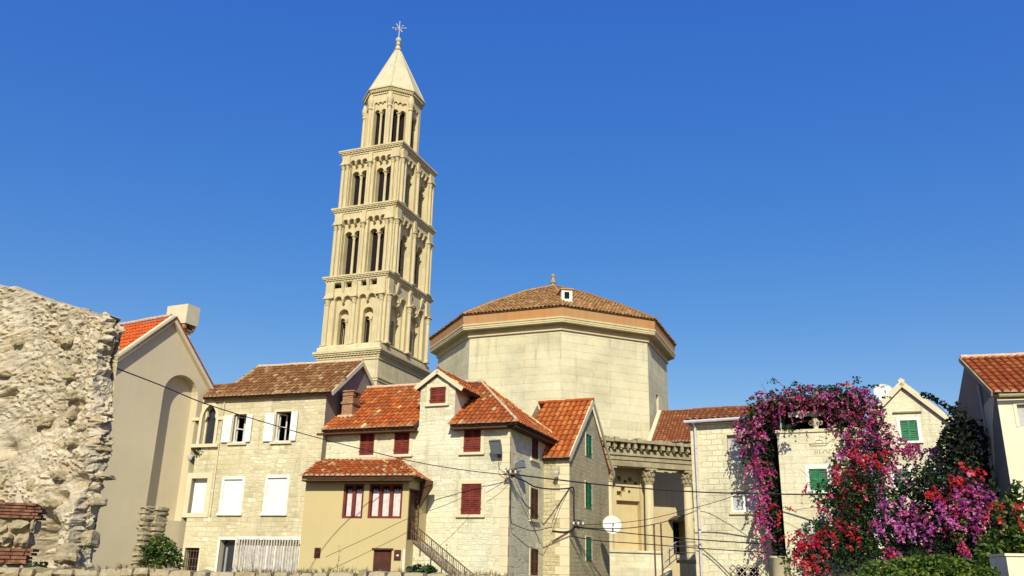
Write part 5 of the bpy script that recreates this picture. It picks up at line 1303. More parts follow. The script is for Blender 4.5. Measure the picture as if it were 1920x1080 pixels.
# ------------------------------------------------------------------ ruined rubble wall on the left
RU = thing('ruined_wall', 'large ragged ancient rubble wall with broken top and crumbling right end', 'ruined wall')
WRu = Wall(at(140, 1060, 15), -24); WRs = WRu.moved(0, 0, 92)
topx = [(-420, 515), (-260, 508), (-120, 514), (0, 533), (30, 538), (55, 548), (90, 560), (120, 570), (150, 577), (170, 582), (190, 588)]
tz = [WRu.hit(*q) for q in topx]
def ztop(u):
    if u <= tz[0][0]: return tz[0][1]
    for (a, b), (c, d) in zip(tz[:-1], tz[1:]):
        if a <= u <= c: return b + (d - b) * (u - a) / (c - a)
    return tz[-1][1]
TH = .40
def endw(z):                                         # ragged thickness of the broken right end
    return TH + .10 * noise.noise(Vector((3.1, z * 1.1, 0))) + .07 * noise.noise(Vector((9.1, z * 4.3, 0)))
def stone_at(a, z):                                   # (random, edge) of the rubble stone at a place
    p = Vector((a * 4.4, z * 8.2, .3)); q = p * .8
    p += Vector((noise.noise(q), noise.noise(q + Vector((7, 3, 1))) * .8, 0)) * .8 + Vector((noise.noise(q * 3), noise.noise(q * 3 + Vector((2, 9, 1))), 0)) * .22
    d, pts = noise.voronoi(p); return noise.cell(pts[0] * 7.7) * .5 + .5, min(1.0, max(0.0, (d[1] - d[0] - .04) * 4.2)), (p - pts[0])
def smear(a, z): return 1 / (1 + math.exp(-11 * (noise.noise(Vector((a * .8, z * 1.0, 11))) + .12)))
def relief(a, z):
    c, e, dv = stone_at(a, z); sm = .25 + .75 * smear(a, z)
    tilt = dv.x * (noise.cell(Vector((c * 91, 1, 1)))) * .06 + dv.y * (noise.cell(Vector((c * 57, 2, 1)))) * .05
    h = (e ** .7 * (.03 + .06 * c) + tilt * .7 * e) * sm
    return h + .10 * noise.noise(Vector((a * .7, z * .6, 4))) + .03 * noise.noise(Vector((a * 2.2, z * 3.0, 1))) + .020 * noise.noise(Vector((a * 9, z * 12, 2))) + .008 * noise.noise(Vector((a * 19, z * 24, 5)))
pits = [(163, 905, .30, .18, .40), (185, 870, .12, .35, .34), (178, 985, .1, .45, .32), (12, 745, .3, .14, .25), (20, 845, .25, .2, .2), (125, 935, .2, .14, .28), (92, 1024, .30, .50, 1.1), (150, 680, .18, .1, .16), (160, 760, .2, .12, .2)]
pts_ = [(WRu.hit(x, y), a, b, d) for x, y, a, b, d in pits]
def front_o(u, z):
    o = relief(u, z)
    for (pu_, pz), a, b, d in pts_:
        q = ((u - pu_) / a) ** 2 + ((z - pz) / b) ** 2
        if q < 3: o -= d * math.exp(-q * 1.3) * (1 + .4 * noise.noise(Vector((u * 6, z * 6, 0))))
    lo = 1 / (1 + math.exp((z - 1.6) * 2.2)); o += .16 * lo
    return o
mb = MB(); dz = .036; uA, uB = -8.0, 0.0
zs = [GZ + i * dz for i in range(int((tz[0][1] + .3 - GZ) / dz) + 1)]
us = [uA + i * .10 for i in range(56)]; u = uA + 5.6
while u < uB - .02: us.append(u); u += .034
cols = [('f', u) for u in us]; nE = 20
cols += [('e', k / nE) for k in range(0, nE + 1)]
V = []
for kind, q in cols:
    u = q if kind == 'f' else 0; col = []
    for i, z in enumerate(zs):
        t = ztop(u) + .05 * noise.noise(Vector((u * 3, 1, 1))) + .07 * noise.noise(Vector((u * 9, 5, 1)))
        if kind == 'e': t += -.25 * q + .12 * noise.noise(Vector((q * 4, 8, 3)))
        zz = min(z, t)
        sh = -.085 * max(0, zz)
        if kind == 'f':
            rag = max(0, 1 + u / .16); x = u + (.07 * noise.noise(Vector((2, zz * 2.2, 7))) + .05 * noise.noise(Vector((5, zz * 7, 7)))) * rag
            P = WRu.pt(x + sh * min(1, max(0, 1 + u / 1.2)), zz, front_o(u, zz) * (1 if z <= t else .4))
        else:
            s_ = q * endw(zz); o = relief(s_ + 40, zz) * 1.5 + (.07 * noise.noise(Vector((2, zz * 2.2, 7))) + .05 * noise.noise(Vector((5, zz * 7, 7))))
            c0_ = WRu.pt(0, zz, front_o(0, zz)); w_ = min(1, q * 4)
            P = WRs.pt(s_, zz, o) * 1.0
            if q < .25: P = P.lerp(WRu.pt(.07 * noise.noise(Vector((2, zz * 2.2, 7))) + .05 * noise.noise(Vector((5, zz * 7, 7))), zz, front_o(0, zz)), (1 - q * 4))
        if kind == 'e': P = P + WRu.u * sh
        if z > t: P = P - WRu.n * min(.5, (z - t) * 3) * (1 if kind == 'f' else 0)
        col.append(P)
    V.append(col)
mb.vuv = []
for kind, q in cols:
    for z in zs:
        a_ = q if kind == 'f' else 40 + q * TH
        c, e, _ = stone_at(a_, z); k_ = smear(a_, z); mb.vuv.append((c * .98 + .01, e * k_ + .45 * (1 - k_)))
nz_ = len(zs); flat = [p for c in V for p in c]
mb.mesh(flat, [(i * nz_ + j, (i + 1) * nz_ + j, (i + 1) * nz_ + j + 1, i * nz_ + j + 1) for i in range(len(cols) - 1) for j in range(nz_ - 1)], 0, 'v')
bk = [WRu.pt(0, 0, -TH - .25), WRu.pt(uA, 0, -TH - .25)]
lastc = V[-1]; firstc = V[0]
mb.face([firstc[0], WRu.pt(uA, GZ, -TH), WRu.pt(uA, ztop(uA) - .1, -TH), firstc[-1]], 1)
bsh = lambda u, z: -.085 * max(0, z) * min(1, max(0, 1 + u / 1.2)) - (.55 if u > -.2 else 0)
bt = [WRu.pt(u + bsh(u, ztop(u)), ztop(u) - .25, -TH) for u in us[::6]]; bb_ = [WRu.pt(u, GZ, -TH) for u in us[::6]]
for i in range(len(bt) - 1): mb.face([bb_[i], bb_[i + 1], bt[i + 1], bt[i]], 1)
mb.face([bb_[-1], lastc[0], lastc[-1], bt[-1]], 1)
ft_ = [V[i][-1] for i in range(0, len(us), 6)]
for i in range(len(bt) - 1): mb.face([ft_[i], ft_[i + 1], bt[i + 1], bt[i]], 1)
mb.build('rubble_face', [M['ruinstone'], M['ruin']], RU, False)
def rock(mb, c, sx, sy, sz, w, seed=None, m=0, sub=3):
    """an irregular faceted stone: a jittered rounded block"""
    seed = random.random() * 50 if seed is None else seed; n = sub; V = {}; F = []
    def vert(p):
        k = tuple(round(x, 4) for x in p)
        if k not in V:
            d = Vector(p); L = (abs(d.x) ** 4 + abs(d.y) ** 4 + abs(d.z) ** 4) ** .25; d = d / L
            d *= 1 + .34 * noise.noise(d * 1.3 + Vector((seed, 0, 0))) + .14 * noise.noise(d * 3.6 + Vector((0, seed, 0)))
            V[k] = (len(V), c + w.u * d.x * sx + w.n * d.y * sy + UP * d.z * sz)
        return V[k][0]
    for ax in range(3):
        for s_ in (-1, 1):
            for i in range(n):
                for j in range(n):
                    q = []
                    for a, b in ((i, j), (i + 1, j), (i + 1, j + 1), (i, j + 1)):
                        p = [0, 0, 0]; p[ax] = s_; p[(ax + 1) % 3] = -1 + 2 * a / n; p[(ax + 2) % 3] = -1 + 2 * b / n; q.append(vert(p))
                    F.append(tuple(q))
    vs_ = [None] * len(V)
    for i, p in V.values(): vs_[i] = p
    mb.mesh(vs_, F, m)
for (x, y, sx, sz, o) in ((182, 583, .16, .11, -.05), (203, 592, .10, .12, -.25), (200, 660, .14, .13, -.1), (165, 705, .17, .11, .08), (170, 742, .13, .1, .12), (168, 775, .12, .13, .1), (195, 690, .1, .1, -.05), (160, 640, .2, .1, .05), (188, 800, .12, .1, .0), (165, 830, .22, .12, .1), (140, 892, .15, .1, .14), (120, 945, .14, .08, .16), (90, 912, .14, .12, .12), (205, 838, .10, .06, -.2), (207, 892, .13, .05, -.2), (196, 940, .12, .1, -.1), (188, 1010, .16, .14, 0), (30, 905, .12, .14, .12), (150, 1040, .3, .16, .2), (40, 700, .2, .1, .06), (110, 790, .22, .12, .05), (70, 640, .18, .1, .06), (200, 770, .09, .11, -.15)):
    mb = MB(); u, z = WRu.hit(x - (22 if x > 175 and y > 640 else 12), y); o -= .07; u += -.085 * max(0, z) * .8; rock(mb, WRu.pt(u, z, o), sx * random.uniform(.7, 1.05), .17, sz * random.uniform(.7, 1.1), Wall(WRu.pt(0, 0), -24 + random.uniform(-25, 25)), sub=5); mb.build('protruding_stone', M['rock'], RU, False)
rebase(RU)
# lower brick banded pier in front of it
RP = thing('ruined_pier', 'broken pier of grey stones between thin red brick bands at the left edge', 'ruin')
WRp = Wall(at(56, 1000, 12), 20); pu1 = WRp.hit(60, 1000)[0]
zz_ = [WRp.hit(40, y)[1] for y in (1056, 1034, 1027, 1000, 972, 965, 950, 942)]
z0p = GZ; mb = MB(); mbb = MB()
def course(mbx, z0_, z1_, l0, l1, o, n, isb):
    u = pu1 - 2.6
    while u < pu1 + random.uniform(-.03, .04):
        l = min(random.uniform(l0, l1), max(.1, pu1 + random.uniform(-.05, .03) - u)); c = WRp.pt(u + l / 2, (z0_ + z1_) / 2, -.3 + o)
        if isb: mbx.box(WRp.pt(u, z0_ + .004, -.6), WRp.u * (l - .012), WRp.n * (.6 + o + random.uniform(-.02, .02)), UP * (z1_ - z0_ - .002))
        else: rock(mbx, c, l / 2 * 1.02, .36, (z1_ - z0_) / 2 * 1.04, WRp)
        u += l
z = z0p
while z < zz_[0] - .15: course(mb, z, z + .24, .2, .34, .02, 0, False); z += .24
course(mb, z, zz_[0], .2, .34, .02, 0, False)
for k in range(4): h = (zz_[2] - zz_[0]) / 4; course(mbb, zz_[0] + k * h, zz_[0] + (k + 1) * h - .012, .4, .75, .03 + .01 * (k % 2), 0, True)
mbb.build('brick_course', M['brickband'], RP); mbb = MB()
course(mb, zz_[2], zz_[3], .18, .36, .02, 0, False); course(mb, zz_[3], zz_[4], .2, .3, .0, 0, False)
for k in range(5): h = (zz_[7] - zz_[4]) / 5; course(mbb, zz_[4] + k * h, zz_[4] + (k + 1) * h - .012, .4, .8, .03 - .015 * (k % 2), 0, True)
mb.wbox(WRp, pu1 - 2.6, pu1 - .05, GZ, zz_[7] - .02, -.55, -.06)
mb.build('stone_courses', M['rock'], RP); mbb.build('brick_course', M['brickband'], RP); rebase(RP)
# rubble stub beside the plaster wall
WSt = Wall(at(268, 1000, 26), -24); mb = MB(); ztp = WSt.hit(268, 950)[1]; z = GZ; RB = thing('rubble_stub', 'thin broken rubble wall stub before the plastered house beside the green bush', 'ruin')
while z < ztp:
    h = random.uniform(.12, .22); w_ = .14 + .05 * noise.noise(Vector((z * 2, 0, 0)))
    rock(mb, WSt.pt(random.uniform(-.05, .03), z + h / 2, -.1), w_, .3, h / 2 * 1.1, WSt); rock(mb, WSt.pt(.1 + random.uniform(-.05, .03), z + h / 2, -.5), w_, .3, h / 2 * 1.1, WSt); z += h * .95
mb.build('stones', M['rock'], RB); rebase(RB)

# ------------------------------------------------------------------ low rubble wall along the foreground
FW = thing('low_rubble_wall', 'low foreground rubble wall of pale stones running along the bottom edge', 'wall')
WFw = Wall(at(700, 1072, 10), -4); mb = MB()
def fwtop(u): return .0 + .02 * noise.noise(Vector((u * .8, 2, 0)))
ztop_px = [(0, 1063), (120, 1066), (250, 1064), (340, 1070), (560, 1073), (700, 1070), (860, 1077), (960, 1079), (1200, 1083), (1500, 1090)]
tp = [WFw.hit(*q) for q in ztop_px]
def ft(u):
    if u < tp[0][0]: return tp[0][1]
    for (a, b), (c, d) in zip(tp[:-1], tp[1:]):
        if a <= u <= c: return b + (d - b) * (u - a) / (c - a)
    return tp[-1][1]
u = tp[0][0] - 2.5
mb.wbox(WFw, u, tp[-1][0], GZ, GZ + 1.45, -.45, -.12)
while u < tp[-1][0]:
    l = random.uniform(.14, .36); z = ft(u); col = z
    while col > max(GZ, z - .62):
        h = random.uniform(.12, .2); rock(mb, WFw.pt(u + l / 2, col - h / 2, -.2 + random.uniform(-.04, .04)), l / 2 * 1.06, .28, h / 2 * 1.08, WFw, sub=2); col -= h
    u += l
mb.build('stones', M['rock'], FW); rebase(FW)

# ------------------------------------------------------------------ climbing plants and shrubs
def plant(name, label, cat, clouds, stems=(), group=None):
    """clouds: (part name, material names with shares, leaf size, blobs)"""
    t = thing(name, label, cat, group)
    for pn, ms, size, blobs in clouds:
        mb = MB(); (sprays if 'flower' in pn else leaf_cloud)(mb, blobs, size, [(i, p) for i, (_, p) in enumerate(ms)]); mb.build(pn, [M[k] for k, _ in ms], t)
    if stems:
        mb = MB()
        for pts, r0, r1 in stems: stem(mb, pts, r0, r1)
        mb.build('stem', M['bark'], t)
    rebase(t); return t
YB = 29.55
arch_fl = [(1418, 778, 26, 22), (1440, 757, 34, 22), (1475, 747, 34, 18), (1510, 747, 30, 18), (1545, 744, 34, 18), (1580, 743, 34, 22), (1608, 752, 34, 24), (1630, 782, 26, 30), (1398, 806, 18, 26), (1412, 836, 24, 28), (1402, 850, 12, 20),
           (1642, 820, 22, 34), (1655, 858, 20, 28), (1600, 800, 26, 44), (1560, 762, 24, 14), (1430, 790, 20, 20)]
hang = [(1424, 880, 13, 34), (1427, 915, 11, 36), (1425, 955, 10, 36), (1429, 992, 10, 26), (1432, 1020, 9, 22), (1442, 890, 12, 30), (1444, 1000, 7, 26)]
col_ = [(1612, 850, 34, 50), (1590, 880, 34, 50), (1625, 900, 34, 50), (1600, 930, 40, 50)]
tail = [(1668, 842, 20, 12), (1692, 836, 22, 13), (1715, 842, 24, 12), (1742, 846, 18, 14), (1755, 858, 12, 20)]
def near_wall(x, Y): return Y + 1.45 if abs(Y - YB) < .9 and x < 1456 else Y      # left of the terrace the vine hugs the white house
def bl(L, Y, dens, dr=None, j=0): return [blob(x + random.uniform(-j, j), y + random.uniform(-j, j), rx, ry, near_wall(x, Y), int(rx * ry * dens), dr) for x, y, rx, ry in L]
whips = []
for (x0, y0), (x1, y1) in (((1440, 745), (1428, 720)), ((1475, 735), (1448, 706)), ((1480, 738), (1490, 712)), ((1545, 735), (1532, 720)), ((1590, 735), (1612, 706)), ((1600, 738), (1665, 722)), ((1520, 735), (1590, 727))):
    whips.append((wander(at(x0, y0, YB), at(x1, y1, YB), 6, .12), .012, .006))
trunk = [(wander(Vector((at(1458, 1075, YB + 1.4).x, at(1458, 1075, YB + 1.4).y, GZ)), at(1450, 800, YB + 1.4), 12, .2), .09, .05), (wander(at(1450, 805, YB + 1.4), at(1600, 765, YB), 10, .3), .05, .025), (wander(Vector((at(1615, 1075, YB).x, at(1615, 1075, YB).y, GZ)), at(1610, 790, YB), 12, .4), .08, .04)]
wl_ = [(1448, 716, 10, 6), (1490, 722, 8, 7), (1605, 713, 9, 7), (1555, 728, 20, 5), (1640, 725, 22, 3), (1520, 728, 24, 6), (1660, 745, 8, 4)]
plant('bougainvillea', 'magenta bougainvillea arching over the terrace pergola and hanging down its left side', 'bougainvillea', [
    ('leaves', [('leaf', .6), ('darkleaf', .4)], .075, bl(arch_fl, YB, .46, .7) + bl(wl_, YB, .35, .2) + bl(col_, YB, .38, .7) + [blob(1446, 870, 20, 60, YB + 1.5, 800, .3), blob(1585, 795, 30, 20, YB, 300, .4), blob(1480, 802, 12, 7, YB - .2, 60, .2)]),
    ('inner_leaves', [('darkleaf', .8), ('leaf', .2)], .09, [blob(1446, 830, 24, 56, YB + 1.5, 1300, .35), blob(1456, 930, 18, 110, YB + 1.45, 2800, .3), blob(1462, 1000, 14, 50, YB + 1.3, 1000, .3), blob(1590, 860, 40, 70, YB + .7, 900, .5), blob(1540, 762, 90, 14, YB + 1.2, 900, 1.2)]),  # the vine's shaded core, put into dark leaf colour
    ('flowers', [('magenta', .78), ('purple', .12), ('pinkred', .1)], .058, bl(arch_fl, YB - .12, .66, .6, 5) + bl(hang, YB - .1, .66, .25, 3) + bl(tail, YB - .1, 1.0, .3, 2) + bl(col_, YB - .3, .34, .5, 4))], trunk + whips)
reds = [(1500, 1030, 28, 26), (1520, 1040, 20, 20), (1490, 1012, 18, 12), (1470, 958, 14, 10), (1530, 958, 14, 8), (1520, 912, 16, 8), (1560, 890, 12, 14), (1578, 912, 14, 14), (1605, 915, 12, 12), (1610, 850, 20, 14), (1600, 874, 18, 12), (1640, 866, 18, 14), (1650, 832, 12, 14), (1560, 995, 22, 14), (1550, 1015, 18, 12), (1605, 1000, 16, 16), (1545, 1058, 12, 8), (1520, 1062, 14, 8), (1595, 868, 10, 8), (1580, 940, 8, 8), (1622, 945, 9, 8)]
grn = [(1590, 960, 44, 50), (1560, 1020, 60, 40), (1620, 1020, 50, 50), (1530, 1050, 60, 30), (1600, 910, 40, 40), (1650, 930, 40, 50), (1640, 990, 44, 50), (1545, 930, 24, 22), (1680, 1040, 50, 40)]
YR = 28.0
plant('bougainvillea', 'scarlet bougainvillea shrub climbing in front of the terrace house below the magenta arch', 'bougainvillea', [
    ('leaves', [('leaf', .5), ('darkleaf', .5)], .07, bl(grn, YR, .50, .7, 4)),
    ('flowers', [('scarlet', .8), ('pinkred', .2)], .056, bl(reds, YR - .45, .36, .4, 6) + [blob(1510, 1015, 26, 14, YR - .6, 200, .3)] + [blob(1580, 950, 60, 90, YR - .2, 260, .8)]),
    ], [(wander(Vector((at(1600, 1075, YR).x, at(1600, 1075, YR).y, GZ)), at(1590, 930, YR), 10, .4), .06, .03), (wander(at(1590, 960, YR), at(1472, 955, YR), 10, .25), .014, .008), (wander(at(1590, 940, YR), at(1500, 880, YR), 10, .25), .012, .006)])
pur = [(1665, 945, 18, 12), (1684, 960, 14, 24), (1705, 945, 10, 24), (1704, 975, 11, 26), (1700, 1000, 8, 14), (1652, 975, 20, 14), (1820, 905, 16, 12), (1832, 920, 18, 14), (1812, 925, 24, 18), (1805, 940, 22, 12), (1842, 950, 12, 26), (1836, 975, 12, 14), (1815, 965, 22, 12), (1760, 960, 14, 28), (1745, 980, 12, 24), (1775, 945, 14, 16), (1825, 990, 18, 10), (1790, 930, 14, 12), (1668, 885, 16, 10), (1684, 895, 10, 8)]
pin = [(1668, 1045, 10, 20), (1660, 1040, 9, 12), (1800, 1045, 16, 24), (1790, 975, 20, 16)]
yel = [(1796, 1010, 10, 14), (1806, 980, 10, 8), (1842, 1012, 12, 8), (1790, 1048, 10, 8), (1795, 936, 12, 8)]
dk = [(1770, 930, 50, 50), (1720, 960, 50, 50), (1790, 980, 50, 50), (1740, 1010, 60, 40), (1830, 990, 40, 50), (1690, 990, 40, 40), (1830, 930, 36, 36), (1850, 1030, 40, 34), (1720, 905, 34, 30), (1780, 1030, 50, 30)]
YS = 22.5
plant('bougainvillea', 'purple bougainvillea shrub with hanging flower sprays before the grey side of the corner house', 'bougainvillea', [
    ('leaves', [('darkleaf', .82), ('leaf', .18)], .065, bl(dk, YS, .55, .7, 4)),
    ('flowers', [('purple', .5), ('magenta', .5)], .05, bl([(x, y, rx * .8, ry * .95) for x, y, rx, ry in pur], YS - .6, .58, .3, 3) + [blob(1760, 965, 80, 60, YS - .3, 160, .6)])] +
    [('pink_flower_spray', [('pinkred', .6), ('magenta', .4)], .05, bl([q], YS - .65, .5, .28, 2)) for q in pin] +
    [('red_flower_spray', [('scarlet', 1.0)], .05, bl([q], YS - .4, .6, .3, 2)) for q in ((1812, 880, 20, 10), (1782, 900, 12, 14), (1745, 915, 12, 8), (1730, 930, 12, 10), (1780, 910, 14, 8))] +
    [('yellow_leaf_spray', [('limeleaf', 1.0)], .05, bl([q], YS - .65, .4, .28, 2)) for q in yel],
    [(wander(Vector((at(1780, 1075, YS).x, at(1780, 1075, YS).y, GZ)), at(1780, 930, YS), 10, .4), .07, .03)])
YI = 24.6
ivd = [(1800, 800, 16, 40), (1812, 840, 30, 44), (1790, 860, 30, 50), (1775, 890, 40, 40), (1820, 890, 30, 50), (1835, 830, 14, 40), (1838, 940, 26, 50), (1830, 985, 30, 30), (1795, 830, 24, 30), (1785, 815, 10, 30), (1850, 900, 18, 50)]
plant('ivy', 'dark climbing ivy covering the shaded side wall of the corner house', 'climber', [
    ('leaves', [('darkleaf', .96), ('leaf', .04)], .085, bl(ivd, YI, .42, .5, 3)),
    ('tendrils', [('darkleaf', 1.0)], .06, [blob(1732 + 50 * t + 22 * t * t, 740 + 10 * t + 36 * t * t, 5, 5, YI - .3, 26, .1) for t in [i / 9 for i in range(10)]]),
    ('hanging_tendril', [('darkleaf', 1.0)], .06, [blob(1770 - 10 * t, 815 + 30 * t, 6, 6, YI - .3, 20, .1) for t in [i / 5 for i in range(6)]])],
    [(wander(at(1795, 800, YI), at(1738, 742, YI - .3), 8, .1, -.12), .012, .006), (wander(Vector((at(1820, 1075, YI).x, at(1820, 1075, YI).y, GZ)), at(1800, 800, YI), 12, .3), .07, .03)])
YL = 16.5
plant('shrub', 'bright green leafy shrub behind the white garden pedestal', 'shrub', [('leaves', [('leaf', .55), ('limeleaf', .45)], .07, bl([(1885, 960, 20, 22), (1905, 985, 22, 40), (1890, 1015, 30, 28), (1860, 1040, 26, 22), (1910, 930, 12, 24)], YL, .5, .35, 3)), ('flowers', [('scarlet', .5), ('dry', .5)], .05, bl([(1900, 945, 18, 10), (1885, 940, 12, 10), (1910, 955, 10, 12)], YL - .3, .35, .2, 2))], [(wander(Vector((at(1890, 1075, YL).x, at(1890, 1075, YL).y, GZ)), at(1895, 950, YL), 8, .2), .04, .02)])
YM = 15
plant('shrub', 'low olive yellow mounded bush along the bottom right below the purple bougainvillea', 'shrub', [('leaves', [('limeleaf', .6), ('leaf', .4)], .05, bl([(1660, 1070, 40, 18), (1710, 1064, 46, 20), (1760, 1066, 46, 18), (1805, 1070, 36, 16), (1840, 1074, 24, 12), (1690, 1085, 90, 16), (1770, 1085, 80, 16)], YM, 1.0, .35, 3))], [(wander(Vector((at(1720, 1090, YM).x, at(1720, 1090, YM).y, GZ)), at(1720, 1066, YM), 8, .1), .04, .02)])
def blade_tuft(mb, p, n, h, spread, m=0, wd=.012):
    for _ in range(n):
        a = random.random() * 6.283; l = h * random.uniform(.55, 1.1); d = Vector((math.cos(a), math.sin(a), 0)); s_ = d.cross(UP) * wd; lean = spread * random.uniform(.2, 1)
        q = [p + d * (lean * t * t * l) + UP * (l * t * (1 - .25 * lean * t)) for t in (0, .35, .7, 1)]; uv = rrand()
        mb.face([q[0] - s_, q[0] + s_, q[1] + s_ * .8, q[1] - s_ * .8], m, uv); mb.face([q[1] - s_ * .8, q[1] + s_ * .8, q[2] + s_ * .5, q[2] - s_ * .5], m, uv); mb.face([q[2] - s_ * .5, q[2] + s_ * .5, q[3]], m, uv)
mb = MB(); blade_tuft(mb, at(1722, 1062, 15.2), 70, .42, .8, 0, .014)
tag(mb.build('grass_tuft', [M['leaf']]), 'spiky green grass tuft standing out of the olive yellow bush', 'grass')
# bush by the plaster wall and the small plants
Yb = 25.5
plant('shrub', 'green leafy bush in the corner between plastered house and cream stone house', 'shrub', [('leaves', [('leaf', .6), ('limeleaf', .4)], .075, bl([(300, 1035, 26, 22), (282, 1030, 14, 18), (318, 1042, 18, 18), (295, 1055, 30, 14), (330, 1055, 12, 12), (306, 1015, 10, 14)], Yb, .55, .45, 2))], [(wander(Vector((at(300, 1075, Yb).x, at(300, 1075, Yb).y, GZ)), at(300, 1020, Yb), 8, .15), .04, .02)])
plant('weed', 'small green weed growing in the dark hollow at the foot of the ruined wall', 'plant', [('leaves', [('leaf', 1.0)], .035, bl([(72, 1062, 14, 8), (66, 1066, 10, 6)], 11.2, .9, .1, 1))], [(wander(at(70, 1076, 11.2), at(70, 1058, 11.2), 5, .03), .008, .004)])
plant('weed', 'low dark green weed on the ground at the foot of the outside stair', 'plant', [('leaves', [('leaf', .7), ('darkleaf', .3)], .04, bl([(790, 1070, 24, 8), (775, 1071, 12, 6), (806, 1070, 12, 7)], 12.5, 1.0, .12, 1))], [(wander(at(790, 1085, 12.5), at(790, 1066, 12.5), 5, .03), .008, .004)])
plant('weed', 'small tuft of green growing under the pointed window sill', 'plant', [('leaves', [('leaf', .8), ('darkleaf', .2)], .05, bl([(374, 848, 8, 7), (368, 852, 5, 5)], 32.9, 1.2, .12, 1))], [(wander(at(375, 858, 32.95), at(374, 846, 32.9), 4, .03), .01, .005)])
mb = MB(); 
for i in range(230):
    x = random.choice([random.uniform(420, 770), random.uniform(430, 640), random.uniform(840, 960), random.uniform(100, 300)]); p = at(x, 1076, 10.1); u, z = WFw.hit(x, 1074)
    blade_tuft(mb, WFw.pt(u, ft(u) - .03, random.uniform(-.35, .05)), 7, random.uniform(.05, .13), .9, 0, .004)
tag(mb.build('dry_grass', [M['dry']]), 'dry straw coloured grass growing on top of the low foreground wall', 'grass', kind='stuff')
for i, (x, y, lab) in enumerate(((632, 1028, 'tall dry seed stalk before the yellow annexe'), (836, 1026, 'brown dried flower stalk in front of the stair railing'), (470, 1040, 'thin dry stalk in front of the white slat screen'))):
    mb = MB(); u, z = WFw.hit(x, y); p = WFw.pt(u, ft(u) - .05, -.1); q = WFw.pt(u, z, -.1); pts = wander(p, q, 6, .03); mb.tube(pts, .005, 5, 0, True, .002)
    for k in range(10):
        c = pts[2 + k % 5] + UP * random.uniform(0, .02); d = Vector((random.uniform(-1, 1), random.uniform(-.4, .4), random.uniform(.3, 1))).normalized() * random.uniform(.02, .05); s_ = Vector((.006, 0, 0)); mb.face([c, c + d * .6 + s_, c + d, c + d * .6 - s_], 0, rrand())
    tag(mb.build('dry_stalk', M['bark' if i == 1 else 'dry']), lab, 'plant')

# ------------------------------------------------------------------ floodlights, small lamps, cables
def floodlight(x, y, Y, wd, ht, dp, w, tilt, label):
    c = at(x, y, Y); t = thing('floodlight', label, 'floodlight', 'floodlights on the pale stone house'); mb = MB()
    n = (w.n * math.cos(tilt) - UP * math.sin(tilt)); v = (UP * math.cos(tilt) + w.n * math.sin(tilt)); u = w.u
    P = lambda a, b, o: c + u * a + v * b + n * o
    f = [P(-wd / 2, -ht / 2, 0), P(wd / 2, -ht / 2, 0), P(wd / 2, ht / 2, 0), P(-wd / 2, ht / 2, 0)]; b = [P(a * wd * .32, bb * ht * .32, -dp) for a, bb in ((-1, -1), (1, -1), (1, 1), (-1, 1))]
    mb.mesh(f + b, [(0, 1, 5, 4), (1, 2, 6, 5), (2, 3, 7, 6), (3, 0, 4, 7), (4, 5, 6, 7), (0, 1, 2, 3)])
    for a0_, a1_, b0_, b1_ in ((-.5, .5, .44, .5), (-.5, .5, -.5, -.44), (-.5, -.44, -.44, .44), (.44, .5, -.44, .44)): mb.box(P(a0_ * wd, b0_ * ht, 0.001), u * (a1_ - a0_) * wd, v * (b1_ - b0_) * ht, n * .03)
    mb.build('casing', M['lampgrey'], t); mb = MB(); mb.box(P(-.44 * wd, -.44 * ht, .004), u * .88 * wd, v * .88 * ht, n * .01); mb.build('glass', M['lampglass'], t)
    mb = MB(); k = c - n * dp * .5 - v * ht * .5
    dist = (c - w.P).dot(w.n); e = k - w.n * ((k - w.P).dot(w.n))
    mb.tube([k + v * .1, k - UP * .1, e - UP * .1], .022, 6); mb.box(e - UP * .2 - w.u * .08, w.u * .16, UP * .2, w.n * .03); mb.build('bracket', M['rust'], t); rebase(t)
floodlight(929, 838, 28.75, .44, .56, .3, WB, R_(32), 'grey rectangular floodlight on the front wall beside the upper right oxblood shutter')
floodlight(981, 870, 29.3, .34, .28, .3, WBr, R_(-15), 'small grey floodlight on the right side wall of the pale stone house')
def cam_lamp(x, y, Y, w, label, name, cat):
    c = at(x, y, Y); mb = MB(); d = w.n * .8 - UP * .3; d.normalize(); t = thing(name, label, cat)
    mb.lathe(c, [(.03, -.12), (.09, -.1), (.1, 0), (.1, .08), (.12, .1), (.03, .12)], 10, 0, w.u, d); mb.build('housing', M['galv'], t)
    mb = MB(); mb.tube([c - d * .1, c - d * .1 - w.n * .25], .02, 6); mb.build('bracket', M['rust'], t); rebase(t)
cam_lamp(358, 857, 33.0, WA, 'small round grey lamp on the left edge of the cream stone house', 'wall_lamp', 'lamp')
cam_lamp(1043, 886, 31.8, WC, 'small grey lamp in the angle between pale house and green shuttered house', 'wall_lamp', 'lamp')
yb = 28.75
cable([(206, 686, 15.4), (300, 722, 18), (385, 757, 20.5), (480, 787, 23), (600, 822, 25.5), (760, 862, 28), (860, 880, 28.6), (955, 891, yb)], .016, 'long thin cable from the ruined wall to the corner of the pale stone house')
cable([(958, 889, yb), (1040, 899, 29.2), (1160, 912, 30), (1300, 922, 31), (1433, 926, 30), (1600, 928, 28), (1700, 927, 26)], .028, 'thick black cable from the pale house corner across to the hanging vine')
cable([(958, 891, yb), (985, 903, 29.5), (1004, 913, 30.2), (1035, 917, 31), (1062, 916, 31.8), (1073, 914, 32.1), (1076, 920, 32.3), (1076, 950, 32.3), (1077, 985, 32.3)], .03, 'sagging black cable bundle running along the side wall and down the green shuttered house')
cable([(958, 900, 28.8), (957.5, 972, 28.8), (968, 985, 29.2), (1000, 995, 30.4), (1035, 988, 31.6)], .016, 'black cable looping low on the right side wall of the pale house')
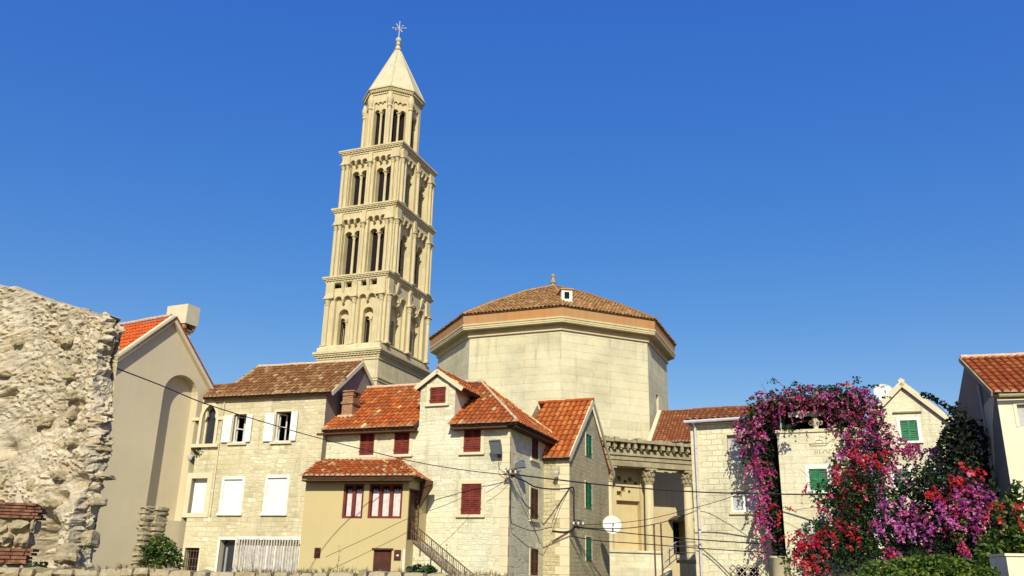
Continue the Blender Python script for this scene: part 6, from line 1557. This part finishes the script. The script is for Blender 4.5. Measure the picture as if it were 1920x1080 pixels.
cable([(1036, 996, 31.7), (1055, 998, 31.9), (1068, 996, 32), (1078, 988, 32.2)], .045, 'thick black conduit at the foot of the narrow beige house')
cable([(1078, 987, 32.2), (1120, 991, 33), (1190, 989, 35), (1255, 976, 35.5), (1310, 956, 32.8)], .02, 'black cable rising from the beige house to the drainpipe of the white house')
cable([(1080, 989, 32.2), (1125, 994, 32.8), (1200, 1002, 33), (1300, 1011, 32.8), (1435, 1020, 29.6)], .022, 'black cable crossing above the balcony to the hanging vine')
cable([(1068, 1005, 32), (1125, 1014, 32.8), (1210, 1020, 33), (1310, 1028, 32.8), (1438, 1036, 29.6)], .02, 'lowest black cable crossing before the white house toward the vine')
cable([(1080, 985, 32.2), (1200, 976, 34), (1310, 950, 32.7), (1370, 932, 31.3), (1425, 910, 29.8)], .014, 'thin cable sloping up across the white house to the vine')
cable([(1068, 917, 32), (1050, 945, 31.9), (1035, 980, 31.7)], .014, 'thin cable dropping across the front of the narrow beige house')
cable([(968, 905, 29), (982, 940, 29.6), (1000, 985, 30.4), (1012, 1020, 30.8)], .01, 'thin slack wire hanging on the side wall below the wire bracket')
cable([(910, 925, 28.9), (935, 910, 28.75), (955, 895, yb)], .01, 'short thin wire slanting up to the bracket past the lower shutter')
cable([(611, 1044, 28.6), (690, 1008, 28.3), (766, 972, 28.05), (840, 945, 28.3), (902, 916, 28.7)], .009, 'thin wire slanting across the yellow annexe front')
cable([(938, 852, 28.78), (935, 875, 28.85), (946, 886, 28.8), (955, 889, yb)], .011, 'short feed wire below the rectangular floodlight')
def tangle(x, y, Y, r, n, label):
    c = at(x, y, Y); t = thing('wire_bracket', label, 'wire bracket', 'tangled wire brackets'); k = c.length / FPX; mb = MB()
    for i in range(n):
        a = [c + Vector((random.uniform(-1, 1), random.uniform(-.15, .15), random.uniform(-.8, .8))) * r * k for _ in range(5)]
        mb.tube([a[j].lerp(a[j + 1], q / 4) + UP * .05 * math.sin(q) for j in range(4) for q in range(4)], .011, 4)
    mb.build('wires', M['cable'], t); mb = MB()
    mb.box(c - Vector((r * k, .12, .02)), Vector((2 * r * k, 0, 0)), Vector((0, .05, 0)), UP * .04)
    mb.build('bar', M['rust'], t)
    for i in range(3):
        mb = MB(); mb.lathe(c + Vector(((i - 1) * r * k * .7, -.1, .02)), [(.02, 0), (.05, .03), (.03, .06), (.05, .09), (.02, .12)], 8); mb.build('insulator', M['dish'], t)
    rebase(t)
tangle(957, 889, 28.7, 13, 7, 'tangled wires and bracket at the front corner of the pale stone house')
tangle(1084, 985, 32.1, 12, 6, 'tangled wires and bracket on the green shuttered house beside the satellite dish')
